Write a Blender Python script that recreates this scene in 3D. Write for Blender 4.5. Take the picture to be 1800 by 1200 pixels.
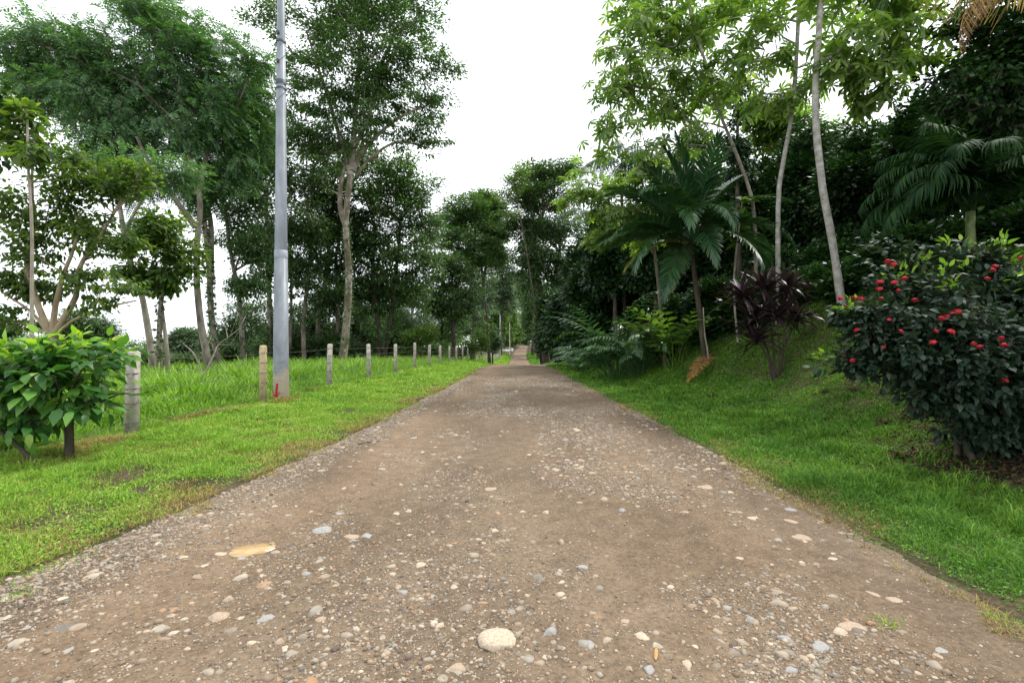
import bpy, math
import numpy as np
from math import radians, pi

# ------------------------------------------------------------------ camera, sky, sun, exposure
scene = bpy.context.scene
for o in list(bpy.data.objects):
    bpy.data.objects.remove(o)
col = scene.collection
F = 850.0            # focal length in pixels of the 1800 px wide photograph
EYE = 1.5
cam_d = bpy.data.cameras.new("camera"); cam = bpy.data.objects.new("camera", cam_d)
col.objects.link(cam); scene.camera = cam
cam.location = (0, 0, EYE); cam.rotation_euler = (radians(90), 0, 0)
cam_d.sensor_width = 36; cam_d.lens = 36 * F / 1800; cam_d.clip_end = 3000; cam_d.clip_start = 0.05

SUN_EL, SUN_AZ = radians(58), radians(55)      # azimuth measured from +Y towards +X
world = bpy.data.worlds.new("World"); scene.world = world; world.use_nodes = True
nt = world.node_tree; nt.nodes.clear()
wo = nt.nodes.new("ShaderNodeOutputWorld"); bg = nt.nodes.new("ShaderNodeBackground")
sky = nt.nodes.new("ShaderNodeTexSky"); sky.sky_type = 'NISHITA'; sky.sun_disc = False
sky.sun_elevation = SUN_EL; sky.sun_rotation = SUN_AZ
tc = nt.nodes.new("ShaderNodeTexCoord")
mp = nt.nodes.new("ShaderNodeMapping"); mp.inputs['Scale'].default_value = (1, 1, 2.5)
nz = nt.nodes.new("ShaderNodeTexNoise"); nz.inputs['Scale'].default_value = 1.6; nz.inputs['Detail'].default_value = 5
cr = nt.nodes.new("ShaderNodeValToRGB")
cr.color_ramp.elements[0].position = .3; cr.color_ramp.elements[0].color = (8.2, 8.7, 9.3, 1)
cr.color_ramp.elements[1].position = .7; cr.color_ramp.elements[1].color = (10.5, 10.7, 10.9, 1)
mx = nt.nodes.new("ShaderNodeMix"); mx.data_type = 'RGBA'; mx.inputs[0].default_value = .92
L = nt.links.new
L(tc.outputs['Generated'], mp.inputs[0]); L(mp.outputs[0], nz.inputs['Vector']); L(nz.outputs['Fac'], cr.inputs[0])
L(sky.outputs[0], mx.inputs[6]); L(cr.outputs[0], mx.inputs[7]); L(mx.outputs[2], bg.inputs[0])
bg.inputs[1].default_value = .1
L(bg.outputs[0], wo.inputs[0])

sun_d = bpy.data.lights.new("sun", 'SUN'); sun = bpy.data.objects.new("sun", sun_d); col.objects.link(sun)
sun_d.energy = 1.6; sun_d.angle = radians(14); sun_d.color = (1, .96, .9)
sun.rotation_euler = (pi / 2 - SUN_EL, 0, -SUN_AZ + pi)
sun.location = (0, 0, 60)

vs = scene.view_settings
vs.view_transform = 'Standard'; vs.look = 'None'; vs.gamma = 1; vs.use_curve_mapping = False
vs.exposure = 1.05
cy = scene.cycles
cy.max_bounces = 6; cy.diffuse_bounces = 3; cy.glossy_bounces = 2; cy.transmission_bounces = 4; cy.transparent_max_bounces = 4
cy.use_denoising = True
cy.caustics_reflective = False; cy.caustics_refractive = False

# ------------------------------------------------------------------ helpers
UP = np.array([0., 0., 1.])
def R(seed): return np.random.default_rng(seed)
def P(px, py, Z): return np.array([(px - 900) / F * Z, Z, EYE - (py - 600) / F * Z])
def nrm(v): return v / np.maximum(np.linalg.norm(v, axis=-1, keepdims=True), 1e-9)
def rdir(r, n): return nrm(r.normal(size=(n, 3)))
def sstep(x): x = np.clip(x, 0, 1); return x * x * (3 - 2 * x)

def _h(ix, iy, s):
    n = (ix.astype(np.int64) * 374761393 + iy.astype(np.int64) * 668265263 + s * 982451653) & 0x7fffffff
    n = ((n ^ (n >> 13)) * 1274126177) & 0x7fffffff
    return ((n ^ (n >> 16)) & 0xffff) / 65535.0
def vnoise(x, y, s=0):
    x = np.asarray(x, float); y = np.asarray(y, float)
    ix = np.floor(x); iy = np.floor(y); fx = sstep(x - ix); fy = sstep(y - iy)
    a = _h(ix, iy, s); b = _h(ix + 1, iy, s); c = _h(ix, iy + 1, s); d = _h(ix + 1, iy + 1, s)
    return (a + (b - a) * fx) * (1 - fy) + (c + (d - c) * fx) * fy
def fbm(x, y, s=0, o=4):
    t = 0; a = .5; tot = 0
    for k in range(o):
        t = t + a * vnoise(np.asarray(x) * 2 ** k, np.asarray(y) * 2 ** k, s + k); tot += a; a *= .5
    return t / tot

# ---- ground shape
_g = np.arange(0, 400, 1.)
_z = np.interp(_g, [0, 18, 26, 33, 42, 52, 62, 80, 100, 125, 150, 180, 215, 240, 280, 400],
               [0, 0, -.06, -.2, -.5, -1.15, -1.8, -2.7, -3.05, -2.8, -2.35, -1.8, -1.1, -.75, -1.2, -3])
_k = np.ones(5) / 5; _z = np.concatenate([_z[:2], np.convolve(_z, _k, 'valid'), _z[-2:]])
KZ = [0, 3, 4.25, 8.5, 12.75, 16, 21, 34, 42, 60, 80, 100, 125, 180, 240, 300, 400]
KL = [-3.9, -3.25, -2.95, -2.55, -2.35, -2.15, -2.0, -2.0, -2.0, -1.8, -1.3, -1., -.6, 1.2, 4.2, 12, 40]
KR = [2.9, 2.8, 2.8, 2.75, 2.65, 2.6, 2.55, 2.7, 3.1, 3.6, 3.9, 4.1, 4.4, 5.6, 8.2, 16, 45]
def zroad(Z): return np.interp(Z, _g, _z)
def XL(Z): return np.interp(Z, KZ, KL)
def XR(Z): return np.interp(Z, KZ, KR)
def H(X, Z):
    X = np.asarray(X, float); Z = np.asarray(Z, float)
    z = zroad(Z); dl = XL(Z) - X; dr = X - XR(Z)
    ex = np.interp(Z, [0, 36, 65, 100, 150, 300], [.08, .1, .8, 1.05, .9, .9])
    hl = sstep(dl / 2.5) * ex + np.clip(dl - 8, 0, 400) * -.03 - np.clip(dl - 17, 0, 80) * .11
    kf = np.interp(Z, [0, 30, 60, 400], [1, 1, .6, .5])
    sh = np.interp(Z, [0, 12, 16, 22, 40], [0, 0, .7, .8, 1.0])
    hr = np.interp(dr + sh * sstep(dr / 2.5), [0, .6, 1.4, 2.1, 2.9, 3.6, 4.5, 5.4, 6.5, 9, 14, 30, 120],
                   [0, .02, -.1, .06, .25, .6, 1.45, 2.45, 3.15, 4.1, 5.4, 8, 14]) * kf
    lump = ((fbm(X * .9, Z * .9, 3) - .5) * .14 + (vnoise(X * 3.1, Z * 3.1, 6) - .5) * .05) * np.clip(np.maximum(dl, dr) / 1.2, 0, 1)
    return z + np.where(dl > 0, hl, 0) + np.where(dr > 0, hr, 0) + lump
def road_z(X, Z):
    w = XR(Z) - XL(Z); u = (X - XL(Z)) / w
    crown = .03 * (1 - (2 * u - 1) ** 2)
    ruts = -.018 * (np.exp(-((u - .24) / .07) ** 2) + np.exp(-((u - .78) / .07) ** 2))
    n = (fbm(X * 1.3, Z * 1.0, 11) - .5) * .035 + (fbm(X * 7, Z * 7, 17, 4) - .5) * .026
    pud = -.03 * np.exp(-(((X + 1.88) / .26) ** 2 + ((Z - 3.52) / .2) ** 2) ** 1.5)
    edge = -.03 * np.exp(-np.clip(u, 0, 1) / .02) - .03 * np.exp(-np.clip(1 - u, 0, 1) / .02)
    return zroad(Z) + crown + ruts + n + pud + edge
def top(X, Z):
    X = np.asarray(X, float); Z = np.asarray(Z, float)
    inside = (X > XL(Z)) & (X < XR(Z))
    return np.where(inside, np.maximum(road_z(X, Z), H(X, Z) - .03), H(X, Z))
def G(px, py):                       # where the line of sight meets the ground
    Z = np.geomspace(1.5, 300, 6000); X = (px - 900) / F * Z; z = EYE - (py - 600) / F * Z
    k = np.argmax(z <= top(X, Z)); return np.array([X[k], Z[k], float(top(X[k], Z[k]))])

# ---- mesh building
class MB:
    def __init__(s): s.v = []; s.q = []; s.t = []; s.n = 0
    def add(s, v, q=None, t=None):
        v = np.asarray(v, float).reshape(-1, 3)
        if q is not None and len(q): s.q.append(np.asarray(q, np.int64).reshape(-1, 4) + s.n)
        if t is not None and len(t): s.t.append(np.asarray(t, np.int64).reshape(-1, 3) + s.n)
        s.v.append(v); s.n += len(v); return s
    def build(s, name, mat, parent=None, smooth=False, loc=None):
        me = bpy.data.meshes.new(name)
        v = np.concatenate(s.v) if s.v else np.zeros((0, 3))
        off = np.array(parent.location) if parent is not None and not parent.get('_local') else np.zeros(3)
        if parent is not None and parent.parent is not None: off = off + np.array(parent.parent.location)
        if loc is not None: off = off + np.array(loc)
        v = v - off
        q = np.concatenate(s.q) if s.q else np.zeros((0, 4), np.int64)
        t = np.concatenate(s.t) if s.t else np.zeros((0, 3), np.int64)
        idx = np.concatenate([q.ravel(), t.ravel()])
        st = np.concatenate([np.arange(len(q)) * 4, len(q) * 4 + np.arange(len(t)) * 3])
        me.vertices.add(len(v)); me.vertices.foreach_set('co', v.ravel())
        me.loops.add(len(idx)); me.loops.foreach_set('vertex_index', idx.astype(np.int32))
        me.polygons.add(len(st)); me.polygons.foreach_set('loop_start', st.astype(np.int32))
        me.update(calc_edges=True)
        if smooth: me.polygons.foreach_set('use_smooth', np.ones(len(st), bool))
        if isinstance(mat, str): mat = M[mat]
        me.materials.append(mat)
        o = bpy.data.objects.new(name, me); col.objects.link(o)
        if parent is not None: o.parent = parent
        if loc is not None: o.location = loc
        return o
def tag(o, label=None, cat=None, group=None, kind=None):
    if label: o['label'] = label
    if cat: o['category'] = cat
    if group: o['group'] = group
    if kind: o['kind'] = kind
    return o
def thing(name, label, cat, loc, group=None):
    o = bpy.data.objects.new(name, None); col.objects.link(o); o.location = [float(a) for a in loc]
    o.empty_display_size = .2
    return tag(o, label, cat, group)
def copy_tree(o, parent=None):
    c = o.copy(); col.objects.link(c)
    if parent is not None: c.parent = parent
    for ch in [x for x in bpy.data.objects if x.parent == o]: copy_tree(ch, c)
    return c

def frame(d, up=None):
    d = nrm(d); u = np.broadcast_to(UP, d.shape) if up is None else up
    x = np.cross(d, u); bad = np.linalg.norm(x, axis=-1) < 1e-3
    if np.any(bad): x = np.where(bad[..., None], np.array([1., 0, 0]), x)
    x = nrm(x); return x, d, np.cross(x, d)
def tubes(mb, A, B, ra, rb, n=5):
    A = np.asarray(A); B = np.asarray(B)
    if len(A) == 0: return
    x, y, z = frame(B - A); th = np.arange(n) * 2 * pi / n
    c = np.cos(th)[None, :, None]; s = np.sin(th)[None, :, None]
    ring = x[:, None] * c + z[:, None] * s
    v = np.concatenate([A[:, None] + ring * ra[:, None, None], B[:, None] + ring * rb[:, None, None]], 1)
    i = np.arange(n); j = (i + 1) % n
    q = np.stack([i, j, j + n, i + n], 1)
    q = (q[None] + (np.arange(len(A)) * 2 * n)[:, None, None]).reshape(-1, 4)
    mb.add(v.reshape(-1, 3), q)
def resample(pts, step):
    pts = np.asarray(pts, float); n = len(pts)
    if n == 2: e = [pts[0] * 2 - pts[1], *pts, pts[-1] * 2 - pts[-2]]
    else: e = [pts[0] * 2 - pts[1], *pts, pts[-1] * 2 - pts[-2]]
    e = np.array(e); out = []
    for i in range(1, len(e) - 2):
        m = max(1, int(np.linalg.norm(e[i + 1] - e[i]) / step)); t = (np.arange(m) / m)[:, None]
        p0, p1, p2, p3 = e[i - 1], e[i], e[i + 1], e[i + 2]
        out.append(.5 * ((2 * p1) + (-p0 + p2) * t + (2 * p0 - 5 * p1 + 4 * p2 - p3) * t ** 2 + (-p0 + 3 * p1 - 3 * p2 + p3) * t ** 3))
    out.append(pts[-1:]); return np.concatenate(out)
def trunk_tube(mb, pts, r0, r1, n=12, rough=.06, flare=.5, cap=True, r=None, step=.25):
    p = resample(pts, step); m = len(p); s = np.linspace(0, 1, m)
    rad = r0 + (r1 - r0) * s
    dist = np.concatenate([[0], np.cumsum(np.linalg.norm(np.diff(p, axis=0), axis=1))])
    rad = rad * (1 + flare * np.exp(-dist / (r0 * 3)))
    d = np.gradient(p, axis=0); x, y, z = frame(d, np.broadcast_to(np.array([0., 1, .01]), d.shape))
    th = np.arange(n) * 2 * pi / n
    ring = x[:, None] * np.cos(th)[None, :, None] + z[:, None] * np.sin(th)[None, :, None]
    r = r or R(int(abs(p[0, 0]) * 100))
    k = 1 + rough * (vnoise(np.repeat(dist[:, None] * 1.7, n, 1), np.repeat(th[None] * 2, m, 0), 5) * 2 - 1) + rough * .5 * r.normal(size=(m, n)) * .5
    v = p[:, None] + ring * (rad[:, None] * k)[:, :, None]
    i = np.arange(n); j = (i + 1) % n
    q = np.stack([i, j, j + n, i + n], 1); q = (q[None] + (np.arange(m - 1) * n)[:, None, None]).reshape(-1, 4)
    t = None
    vv = v.reshape(-1, 3)
    if cap:
        vv = np.concatenate([vv, p[-1:]]); t = np.stack([i + (m - 1) * n, j + (m - 1) * n, np.full(n, m * n)], 1)
    mb.add(vv, q, t); return p, rad

# ---- leaf templates: x across, y along, z normal; length 1
def t_diamond(w=.35, f=.06):
    return np.array([[0, 0, 0], [w / 2, .45, -f], [0, 1, -.08], [-w / 2, .45, -f]]), np.array([[0, 1, 2, 3]])
def t_broad(w=.55, f=.05, dr=.18):
    v = np.array([[0, 0, 0], [0, .38, .02], [0, .75, -dr * .5], [0, 1, -dr], [w * .42, .2, f], [w * .5, .55, f - dr * .2], [-w * .42, .2, f], [-w * .5, .55, f - dr * .2]])
    return v, np.array([[0, 4, 5, 1], [1, 5, 3, 2], [0, 1, 7, 6], [1, 2, 3, 7]])
def t_pinnate(n=7, ll=.36, w=.26, dr=.3):
    V = []; Q = []; k = 0
    for i in range(n):
        y = .12 + .85 * i / (n - 1); z = -dr * y * y
        for sx in (-1, 1):
            l = ll * (1 - .35 * abs(y - .5)); a = radians(58 - 22 * y)
            d = np.array([sx * math.sin(a), math.cos(a), -.25]); p = np.array([0, y, z]); c = np.array([d[1], -d[0], 0]) * l * w / 2
            V += [p, p + d * l * .45 + c, p + d * l, p + d * l * .45 - c]; Q.append([k, k + 1, k + 2, k + 3]); k += 4
    V += [[-.008, 0, 0], [.008, 0, 0], [.004, 1, -dr], [-.004, 1, -dr]]; Q.append([k, k + 1, k + 2, k + 3])
    return np.array(V, float), np.array(Q)
def t_palmate(n=8, w=.27, dr=.35):
    V = []; Q = []; k = 0
    for i in range(n):
        a = radians(-150 + 300 * i / (n - 1)); l = .62 * (1 - .3 * abs(i / (n - 1) - .5) * 2 * .9)
        d = np.array([math.sin(a), math.cos(a), 0]); s = np.array([d[1], -d[0], 0])
        c = np.array([0, .45, 0])
        for (f0, w0, f1, w1) in ((0, .012, .66, w * .42), (.66, w * .42, 1, .10 * w)):
            V += [c + d * l * f0 - s * w0 + [0, 0, -dr * (f0 * l) ** 1.5], c + d * l * f1 - s * w1 + [0, 0, -dr * (f1 * l) ** 1.5],
                  c + d * l * f1 + s * w1 + [0, 0, -dr * (f1 * l) ** 1.5], c + d * l * f0 + s * w0 + [0, 0, -dr * (f0 * l) ** 1.5]]
            Q.append([k, k + 1, k + 2, k + 3]); k += 4
    V += [[-.012, -.5, -.1], [.012, -.5, -.1], [.012, .45, 0], [-.012, .45, 0]]; Q.append([k, k + 1, k + 2, k + 3])
    return np.array(V, float), np.array(Q)
def t_strap(w=.14, dr=.5, seg=4, fold=.02, lift=0.):
    V = []; Q = []
    for i in range(seg + 1):
        s = i / seg; ww = w / 2 * (np.interp(s, [0, .15, .5, .85, 1], [.5, .8, 1, .6, .06]))
        z = lift * s - dr * s * s; y = s * (1 - .35 * dr * s)
        V += [[-ww, y, z + fold], [0, y, z], [ww, y, z + fold]]
    for i in range(seg):
        a = i * 3
        Q += [[a, a + 1, a + 4, a + 3], [a + 1, a + 2, a + 5, a + 4]]
    return np.array(V, float), np.array(Q)
def place(mb, tmpls, pos, d, up, sc, r):
    if not isinstance(tmpls, list): tmpls = [tmpls]
    which = r.integers(0, len(tmpls), len(pos))
    for k, (V, Q) in enumerate(tmpls):
        m = which == k
        if not m.any(): continue
        x, y, z = frame(d[m], up[m]); s = np.broadcast_to(sc, (len(pos),))[m]
        v = pos[m][:, None] + s[:, None, None] * (x[:, None] * V[None, :, 0:1] + y[:, None] * V[None, :, 1:2] + z[:, None] * V[None, :, 2:3])
        q = (Q[None] + (np.arange(m.sum()) * len(V))[:, None, None]).reshape(-1, 4)
        mb.add(v.reshape(-1, 3), q)

# ------------------------------------------------------------------ materials
M = {}
def newmat(name):
    m = bpy.data.materials.new(name); m.use_nodes = True; t = m.node_tree; t.nodes.clear()
    M[name] = m; return m, t
def N(t, kind, **kw):
    n = t.nodes.new(kind)
    for k, v in kw.items():
        if k.startswith('i_'): n.inputs[k[2:].replace('_', ' ')].default_value = v
        else: setattr(n, k, v)
    return n
def ramp(t, src, stops, interp='LINEAR'):
    n = t.nodes.new("ShaderNodeValToRGB"); e = n.color_ramp.elements; n.color_ramp.interpolation = interp
    while len(e) < len(stops): e.new(.5)
    for i, (p, c) in enumerate(stops): e[i].position = p; e[i].color = (*c, 1)
    t.links.new(src, n.inputs[0]); return n.outputs[0]
def mixc(t, f, a, b, mode='MIX'):
    n = t.nodes.new("ShaderNodeMix"); n.data_type = 'RGBA'; n.blend_type = mode
    for s, i in ((f, 0), (a, 6), (b, 7)):
        if hasattr(s, 'links'): t.links.new(s, n.inputs[i])
        elif i == 0: n.inputs[0].default_value = s
        else: n.inputs[i].default_value = (*s, 1)
    return n.outputs[2]
def leafmat(name, stops, trans=.35, rough=.45, spec=.35, clump=.9, tcol=1.5, amt=.55):
    m, t = newmat(name); out = N(t, "ShaderNodeOutputMaterial")
    geo = N(t, "ShaderNodeNewGeometry"); tcn = N(t, "ShaderNodeTexCoord")
    no = N(t, "ShaderNodeTexNoise", i_Scale=clump, i_Detail=2.); t.links.new(geo.outputs['Position'], no.inputs['Vector'])
    a = N(t, "ShaderNodeMath", operation='MULTIPLY'); a.inputs[1].default_value = amt; t.links.new(geo.outputs['Random Per Island'], a.inputs[0])
    b = N(t, "ShaderNodeMath", operation='MULTIPLY_ADD'); b.inputs[1].default_value = 1 - amt; t.links.new(no.outputs['Fac'], b.inputs[0]); t.links.new(a.outputs[0], b.inputs[2])
    c = ramp(t, b.outputs[0], stops)
    p = N(t, "ShaderNodeBsdfPrincipled", i_Roughness=rough); p.inputs['Specular IOR Level'].default_value = spec
    t.links.new(c, p.inputs['Base Color'])
    tr = N(t, "ShaderNodeBsdfTranslucent")
    bc = mixc(t, 1., c, (tcol, tcol * 1.15, tcol * .45), 'MULTIPLY'); t.links.new(bc, tr.inputs[0])
    ms = N(t, "ShaderNodeMixShader"); ms.inputs[0].default_value = trans
    t.links.new(p.outputs[0], ms.inputs[1]); t.links.new(tr.outputs[0], ms.inputs[2]); t.links.new(ms.outputs[0], out.inputs[0])
    return m
def solid(name, stops, scale=6., detail=6., rough=.85, bump=.3, bscale=None, stretch=(1, 1, 1), dist=.02, spec=.3, metal=0.):
    m, t = newmat(name); out = N(t, "ShaderNodeOutputMaterial")
    tcn = N(t, "ShaderNodeTexCoord"); mp = N(t, "ShaderNodeMapping"); mp.inputs['Scale'].default_value = stretch
    t.links.new(tcn.outputs['Object'], mp.inputs[0])
    no = N(t, "ShaderNodeTexNoise", i_Scale=scale, i_Detail=detail, i_Roughness=.65); t.links.new(mp.outputs[0], no.inputs['Vector'])
    p = N(t, "ShaderNodeBsdfPrincipled", i_Roughness=rough, i_Metallic=metal); p.inputs['Specular IOR Level'].default_value = spec
    t.links.new(ramp(t, no.outputs['Fac'], stops), p.inputs['Base Color'])
    if bump:
        n2 = N(t, "ShaderNodeTexNoise", i_Scale=bscale or scale * 3, i_Detail=5.); t.links.new(mp.outputs[0], n2.inputs['Vector'])
        bp = N(t, "ShaderNodeBump", i_Strength=bump, i_Distance=dist); t.links.new(n2.outputs['Fac'], bp.inputs['Height']); t.links.new(bp.outputs[0], p.inputs['Normal'])
    t.links.new(p.outputs[0], out.inputs[0]); return m, t, p
g3 = lambda a, b, c: (a, b, c)
leafmat('leaf_feather', [(.25, (.04, .09, .038)), (.5, (.09, .18, .075)), (.8, (.17, .29, .125))], trans=.4)
leafmat('leaf_tall', [(.25, (.026, .06, .02)), (.5, (.06, .12, .036)), (.8, (.12, .21, .06))], trans=.38)
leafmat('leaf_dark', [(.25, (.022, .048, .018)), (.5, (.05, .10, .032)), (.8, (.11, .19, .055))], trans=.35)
leafmat('leaf_young', [(.25, (.04, .08, .022)), (.5, (.08, .14, .03)), (.66, (.15, .22, .04)), (.8, (.28, .33, .045))], trans=.45, amt=.4)
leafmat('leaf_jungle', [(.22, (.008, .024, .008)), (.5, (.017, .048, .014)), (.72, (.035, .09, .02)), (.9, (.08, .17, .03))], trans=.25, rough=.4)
leafmat('leaf_light', [(.25, (.05, .11, .02)), (.5, (.11, .20, .035)), (.8, (.20, .30, .06))], trans=.4)
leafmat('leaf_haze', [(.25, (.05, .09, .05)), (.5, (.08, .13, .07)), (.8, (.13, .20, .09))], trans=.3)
leafmat('leaf_palmate', [(.2, (.075, .13, .03)), (.5, (.13, .21, .05)), (.78, (.22, .30, .07)), (.92, (.36, .30, .06))], trans=.5, tcol=1.6, amt=.6)
leafmat('leaf_shrub', [(.2, (.025, .08, .022)), (.5, (.055, .16, .032)), (.62, (.13, .28, .045)), (.78, (.32, .44, .07)), (.9, (.45, .40, .10))], trans=.3, rough=.35, clump=1.7, amt=.45)
leafmat('leaf_shrub_new', [(.2, (.12, .27, .03)), (.5, (.24, .42, .04)), (.85, (.40, .45, .06))], trans=.4, rough=.35)
leafmat('leaf_ixora', [(.2, (.009, .024, .013)), (.5, (.018, .042, .022)), (.75, (.04, .062, .035)), (.92, (.10, .10, .045))], trans=.18, rough=.5, spec=.3)
leafmat('leaf_ixora_new', [(.2, (.10, .22, .03)), (.8, (.25, .38, .05))], trans=.35, rough=.35)
leafmat('leaf_cordyline', [(.2, (.018, .010, .014)), (.5, (.035, .018, .026)), (.75, (.07, .04, .05)), (.93, (.13, .05, .06))], trans=.15, rough=.3, spec=.6)
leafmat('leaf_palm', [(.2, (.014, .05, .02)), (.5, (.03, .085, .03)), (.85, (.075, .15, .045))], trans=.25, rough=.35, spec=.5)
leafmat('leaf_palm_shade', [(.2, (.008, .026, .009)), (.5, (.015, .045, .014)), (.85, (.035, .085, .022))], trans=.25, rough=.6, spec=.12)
leafmat('leaf_palm_yellow', [(.2, (.12, .15, .03)), (.5, (.26, .26, .05)), (.85, (.45, .36, .09))], trans=.35)
leafmat('leaf_palm_dry', [(.2, (.12, .08, .045)), (.5, (.25, .15, .07)), (.85, (.45, .26, .09))], trans=.15, rough=.8)
leafmat('leaf_palm_gold', [(.2, (.30, .20, .08)), (.5, (.5, .34, .10)), (.85, (.65, .50, .2))], trans=.35, rough=.7)
leafmat('leaf_orange', [(.2, (.20, .07, .02)), (.5, (.40, .16, .05)), (.85, (.6, .32, .12))], trans=.15, rough=.8)
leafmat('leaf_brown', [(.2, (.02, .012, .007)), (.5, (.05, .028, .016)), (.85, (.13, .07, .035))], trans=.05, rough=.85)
leafmat('leaf_ginger', [(.2, (.022, .065, .024)), (.5, (.05, .125, .045)), (.85, (.13, .23, .08))], trans=.25, rough=.35, spec=.5)
leafmat('grass_short', [(.22, (.09, .18, .025)), (.38, (.165, .33, .038)), (.54, (.25, .43, .05)), (.70, (.38, .49, .085)), (.86, (.50, .46, .17))], trans=.3, rough=.55, spec=.2, clump=.8, amt=.5, tcol=1.3)
leafmat('grass_bank', [(.25, (.045, .12, .018)), (.45, (.09, .215, .028)), (.62, (.15, .31, .04)), (.8, (.27, .40, .055)), (.93, (.38, .38, .12))], trans=.3, rough=.5, spec=.2, clump=.8, amt=.5, tcol=1.3)  # darker than the verge grass, jungle shade partly set in the colour
leafmat('grass_tall', [(.25, (.09, .19, .025)), (.5, (.20, .36, .045)), (.8, (.34, .50, .085)), (.95, (.46, .54, .16))], trans=.35, rough=.45, spec=.3, clump=.7, amt=.5, tcol=1.3)
leafmat('grass_dry', [(.2, (.15, .08, .035)), (.45, (.30, .20, .08)), (.65, (.40, .36, .10)), (.9, (.5, .42, .18))], trans=.2, rough=.8)
leafmat('petal', [(.2, (.30, .008, .02)), (.5, (.55, .02, .045)), (.9, (.8, .10, .10))], trans=.25, rough=.5)
solid('bark_grey', [(.3, (.08, .065, .05)), (.5, (.17, .145, .115)), (.7, (.28, .25, .2))], 5, stretch=(1, 1, .35), bump=.6)
solid('bark_pale', [(.3, (.13, .11, .085)), (.5, (.27, .235, .19)), (.7, (.42, .38, .31))], 5, stretch=(1, 1, .35), bump=.5)
solid('bark_dark', [(.3, (.025, .022, .016)), (.5, (.06, .05, .035)), (.7, (.12, .10, .07))], 5, stretch=(1, 1, .35), bump=.6)
solid('bark_tan', [(.3, (.16, .12, .08)), (.5, (.30, .23, .15)), (.7, (.42, .34, .24))], 5, stretch=(1, 1, .35), bump=.4)
solid('bark_moss', [(.3, (.10, .10, .05)), (.45, (.14, .12, .075)), (.55, (.28, .24, .19)), (.7, (.44, .40, .33))], 2.2, stretch=(1, 1, .5), bump=.5, bscale=14)
# ringed pale bark
m, t, p = solid('bark_ring', [(.3, (.16, .15, .125)), (.5, (.30, .285, .25)), (.72, (.46, .44, .40))], 7, bump=0)
tcn = N(t, "ShaderNodeTexCoord"); wv = N(t, "ShaderNodeTexWave", bands_direction='Z', i_Scale=6.5, i_Distortion=5., i_Detail=3.)
t.links.new(tcn.outputs['Object'], wv.inputs['Vector']); bp = N(t, "ShaderNodeBump", i_Strength=.3, i_Distance=.012)
t.links.new(wv.outputs['Fac'], bp.inputs['Height']); t.links.new(bp.outputs[0], p.inputs['Normal'])
src = p.inputs['Base Color'].links[0].from_socket
t.links.new(mixc(t, .3, src, ramp(t, wv.outputs['Fac'], [(0, (.30, .28, .25)), (.35, (1, 1, 1))]), 'MULTIPLY'), p.inputs['Base Color'])
solid('stem_green', [(.3, (.05, .075, .02)), (.5, (.11, .15, .04)), (.7, (.19, .21, .09))], 8, rough=.5, bump=.2)
solid('stem_purple', [(.3, (.03, .02, .02)), (.7, (.10, .07, .06))], 8, rough=.6, bump=.2)
solid('concrete', [(.3, (.24, .215, .18)), (.5, (.42, .385, .33)), (.7, (.58, .54, .47))], 9, bump=.5, bscale=60, dist=.004)
solid('concrete_tan', [(.3, (.26, .19, .10)), (.5, (.42, .33, .19)), (.7, (.52, .44, .29))], 9, bump=.5, bscale=60, dist=.004)
solid('wire', [(.3, (.10, .09, .08)), (.7, (.28, .26, .24))], 30, rough=.5, bump=0, metal=.6)
solid('strap_metal', [(.3, (.03, .035, .045)), (.7, (.09, .10, .12))], 12, rough=.5, bump=0, metal=.5)
solid('red_paint', [(.3, (.35, .01, .008)), (.7, (.5, .02, .015))], 20, rough=.5, bump=0)
solid('white_paint', [(.3, (.6, .6, .57)), (.7, (.8, .8, .77))], 5, rough=.6, bump=0)
solid('lamp_metal', [(.3, (.16, .18, .2)), (.7, (.30, .33, .36))], 5, rough=.5, bump=0)
solid('pod', [(.3, (.16, .08, .03)), (.5, (.42, .24, .09)), (.7, (.58, .36, .15))], 14, rough=.6, bump=.3, stretch=(1, 4, 1))
# galvanised pole, beige overspray at the foot
m, t, p = solid('galvanised', [(.3, (.12, .135, .15)), (.5, (.185, .205, .225)), (.72, (.28, .30, .32))], 3.5, stretch=(1, 1, .3), rough=.5, bump=.08, spec=.4, metal=.25)
tcn = N(t, "ShaderNodeTexCoord"); sx = N(t, "ShaderNodeSeparateXYZ"); t.links.new(tcn.outputs['Object'], sx.inputs[0])
n2 = N(t, "ShaderNodeTexNoise", i_Scale=4., i_Detail=4.); t.links.new(tcn.outputs['Object'], n2.inputs['Vector'])
ad = N(t, "ShaderNodeMath", operation='MULTIPLY_ADD'); ad.inputs[1].default_value = -1.1; t.links.new(n2.outputs['Fac'], ad.inputs[0]); t.links.new(sx.outputs[2], ad.inputs[2])
msk = ramp(t, ad.outputs[0], [(0.0, (1, 1, 1)), (.28, (0, 0, 0))])
src = p.inputs['Base Color'].links[0].from_socket
t.links.new(mixc(t, msk, src, (.33, .28, .21)), p.inputs['Base Color'])
# muddy water
m, t = newmat('mud_water'); out = N(t, "ShaderNodeOutputMaterial"); p = N(t, "ShaderNodeBsdfPrincipled", i_Roughness=.08)
no = N(t, "ShaderNodeTexNoise", i_Scale=9., i_Detail=3.); t.links.new(ramp(t, no.outputs['Fac'], [(.3, (.40, .26, .12)), (.7, (.55, .38, .19))]), p.inputs['Base Color'])
t.links.new(p.outputs[0], out.inputs[0])
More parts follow.
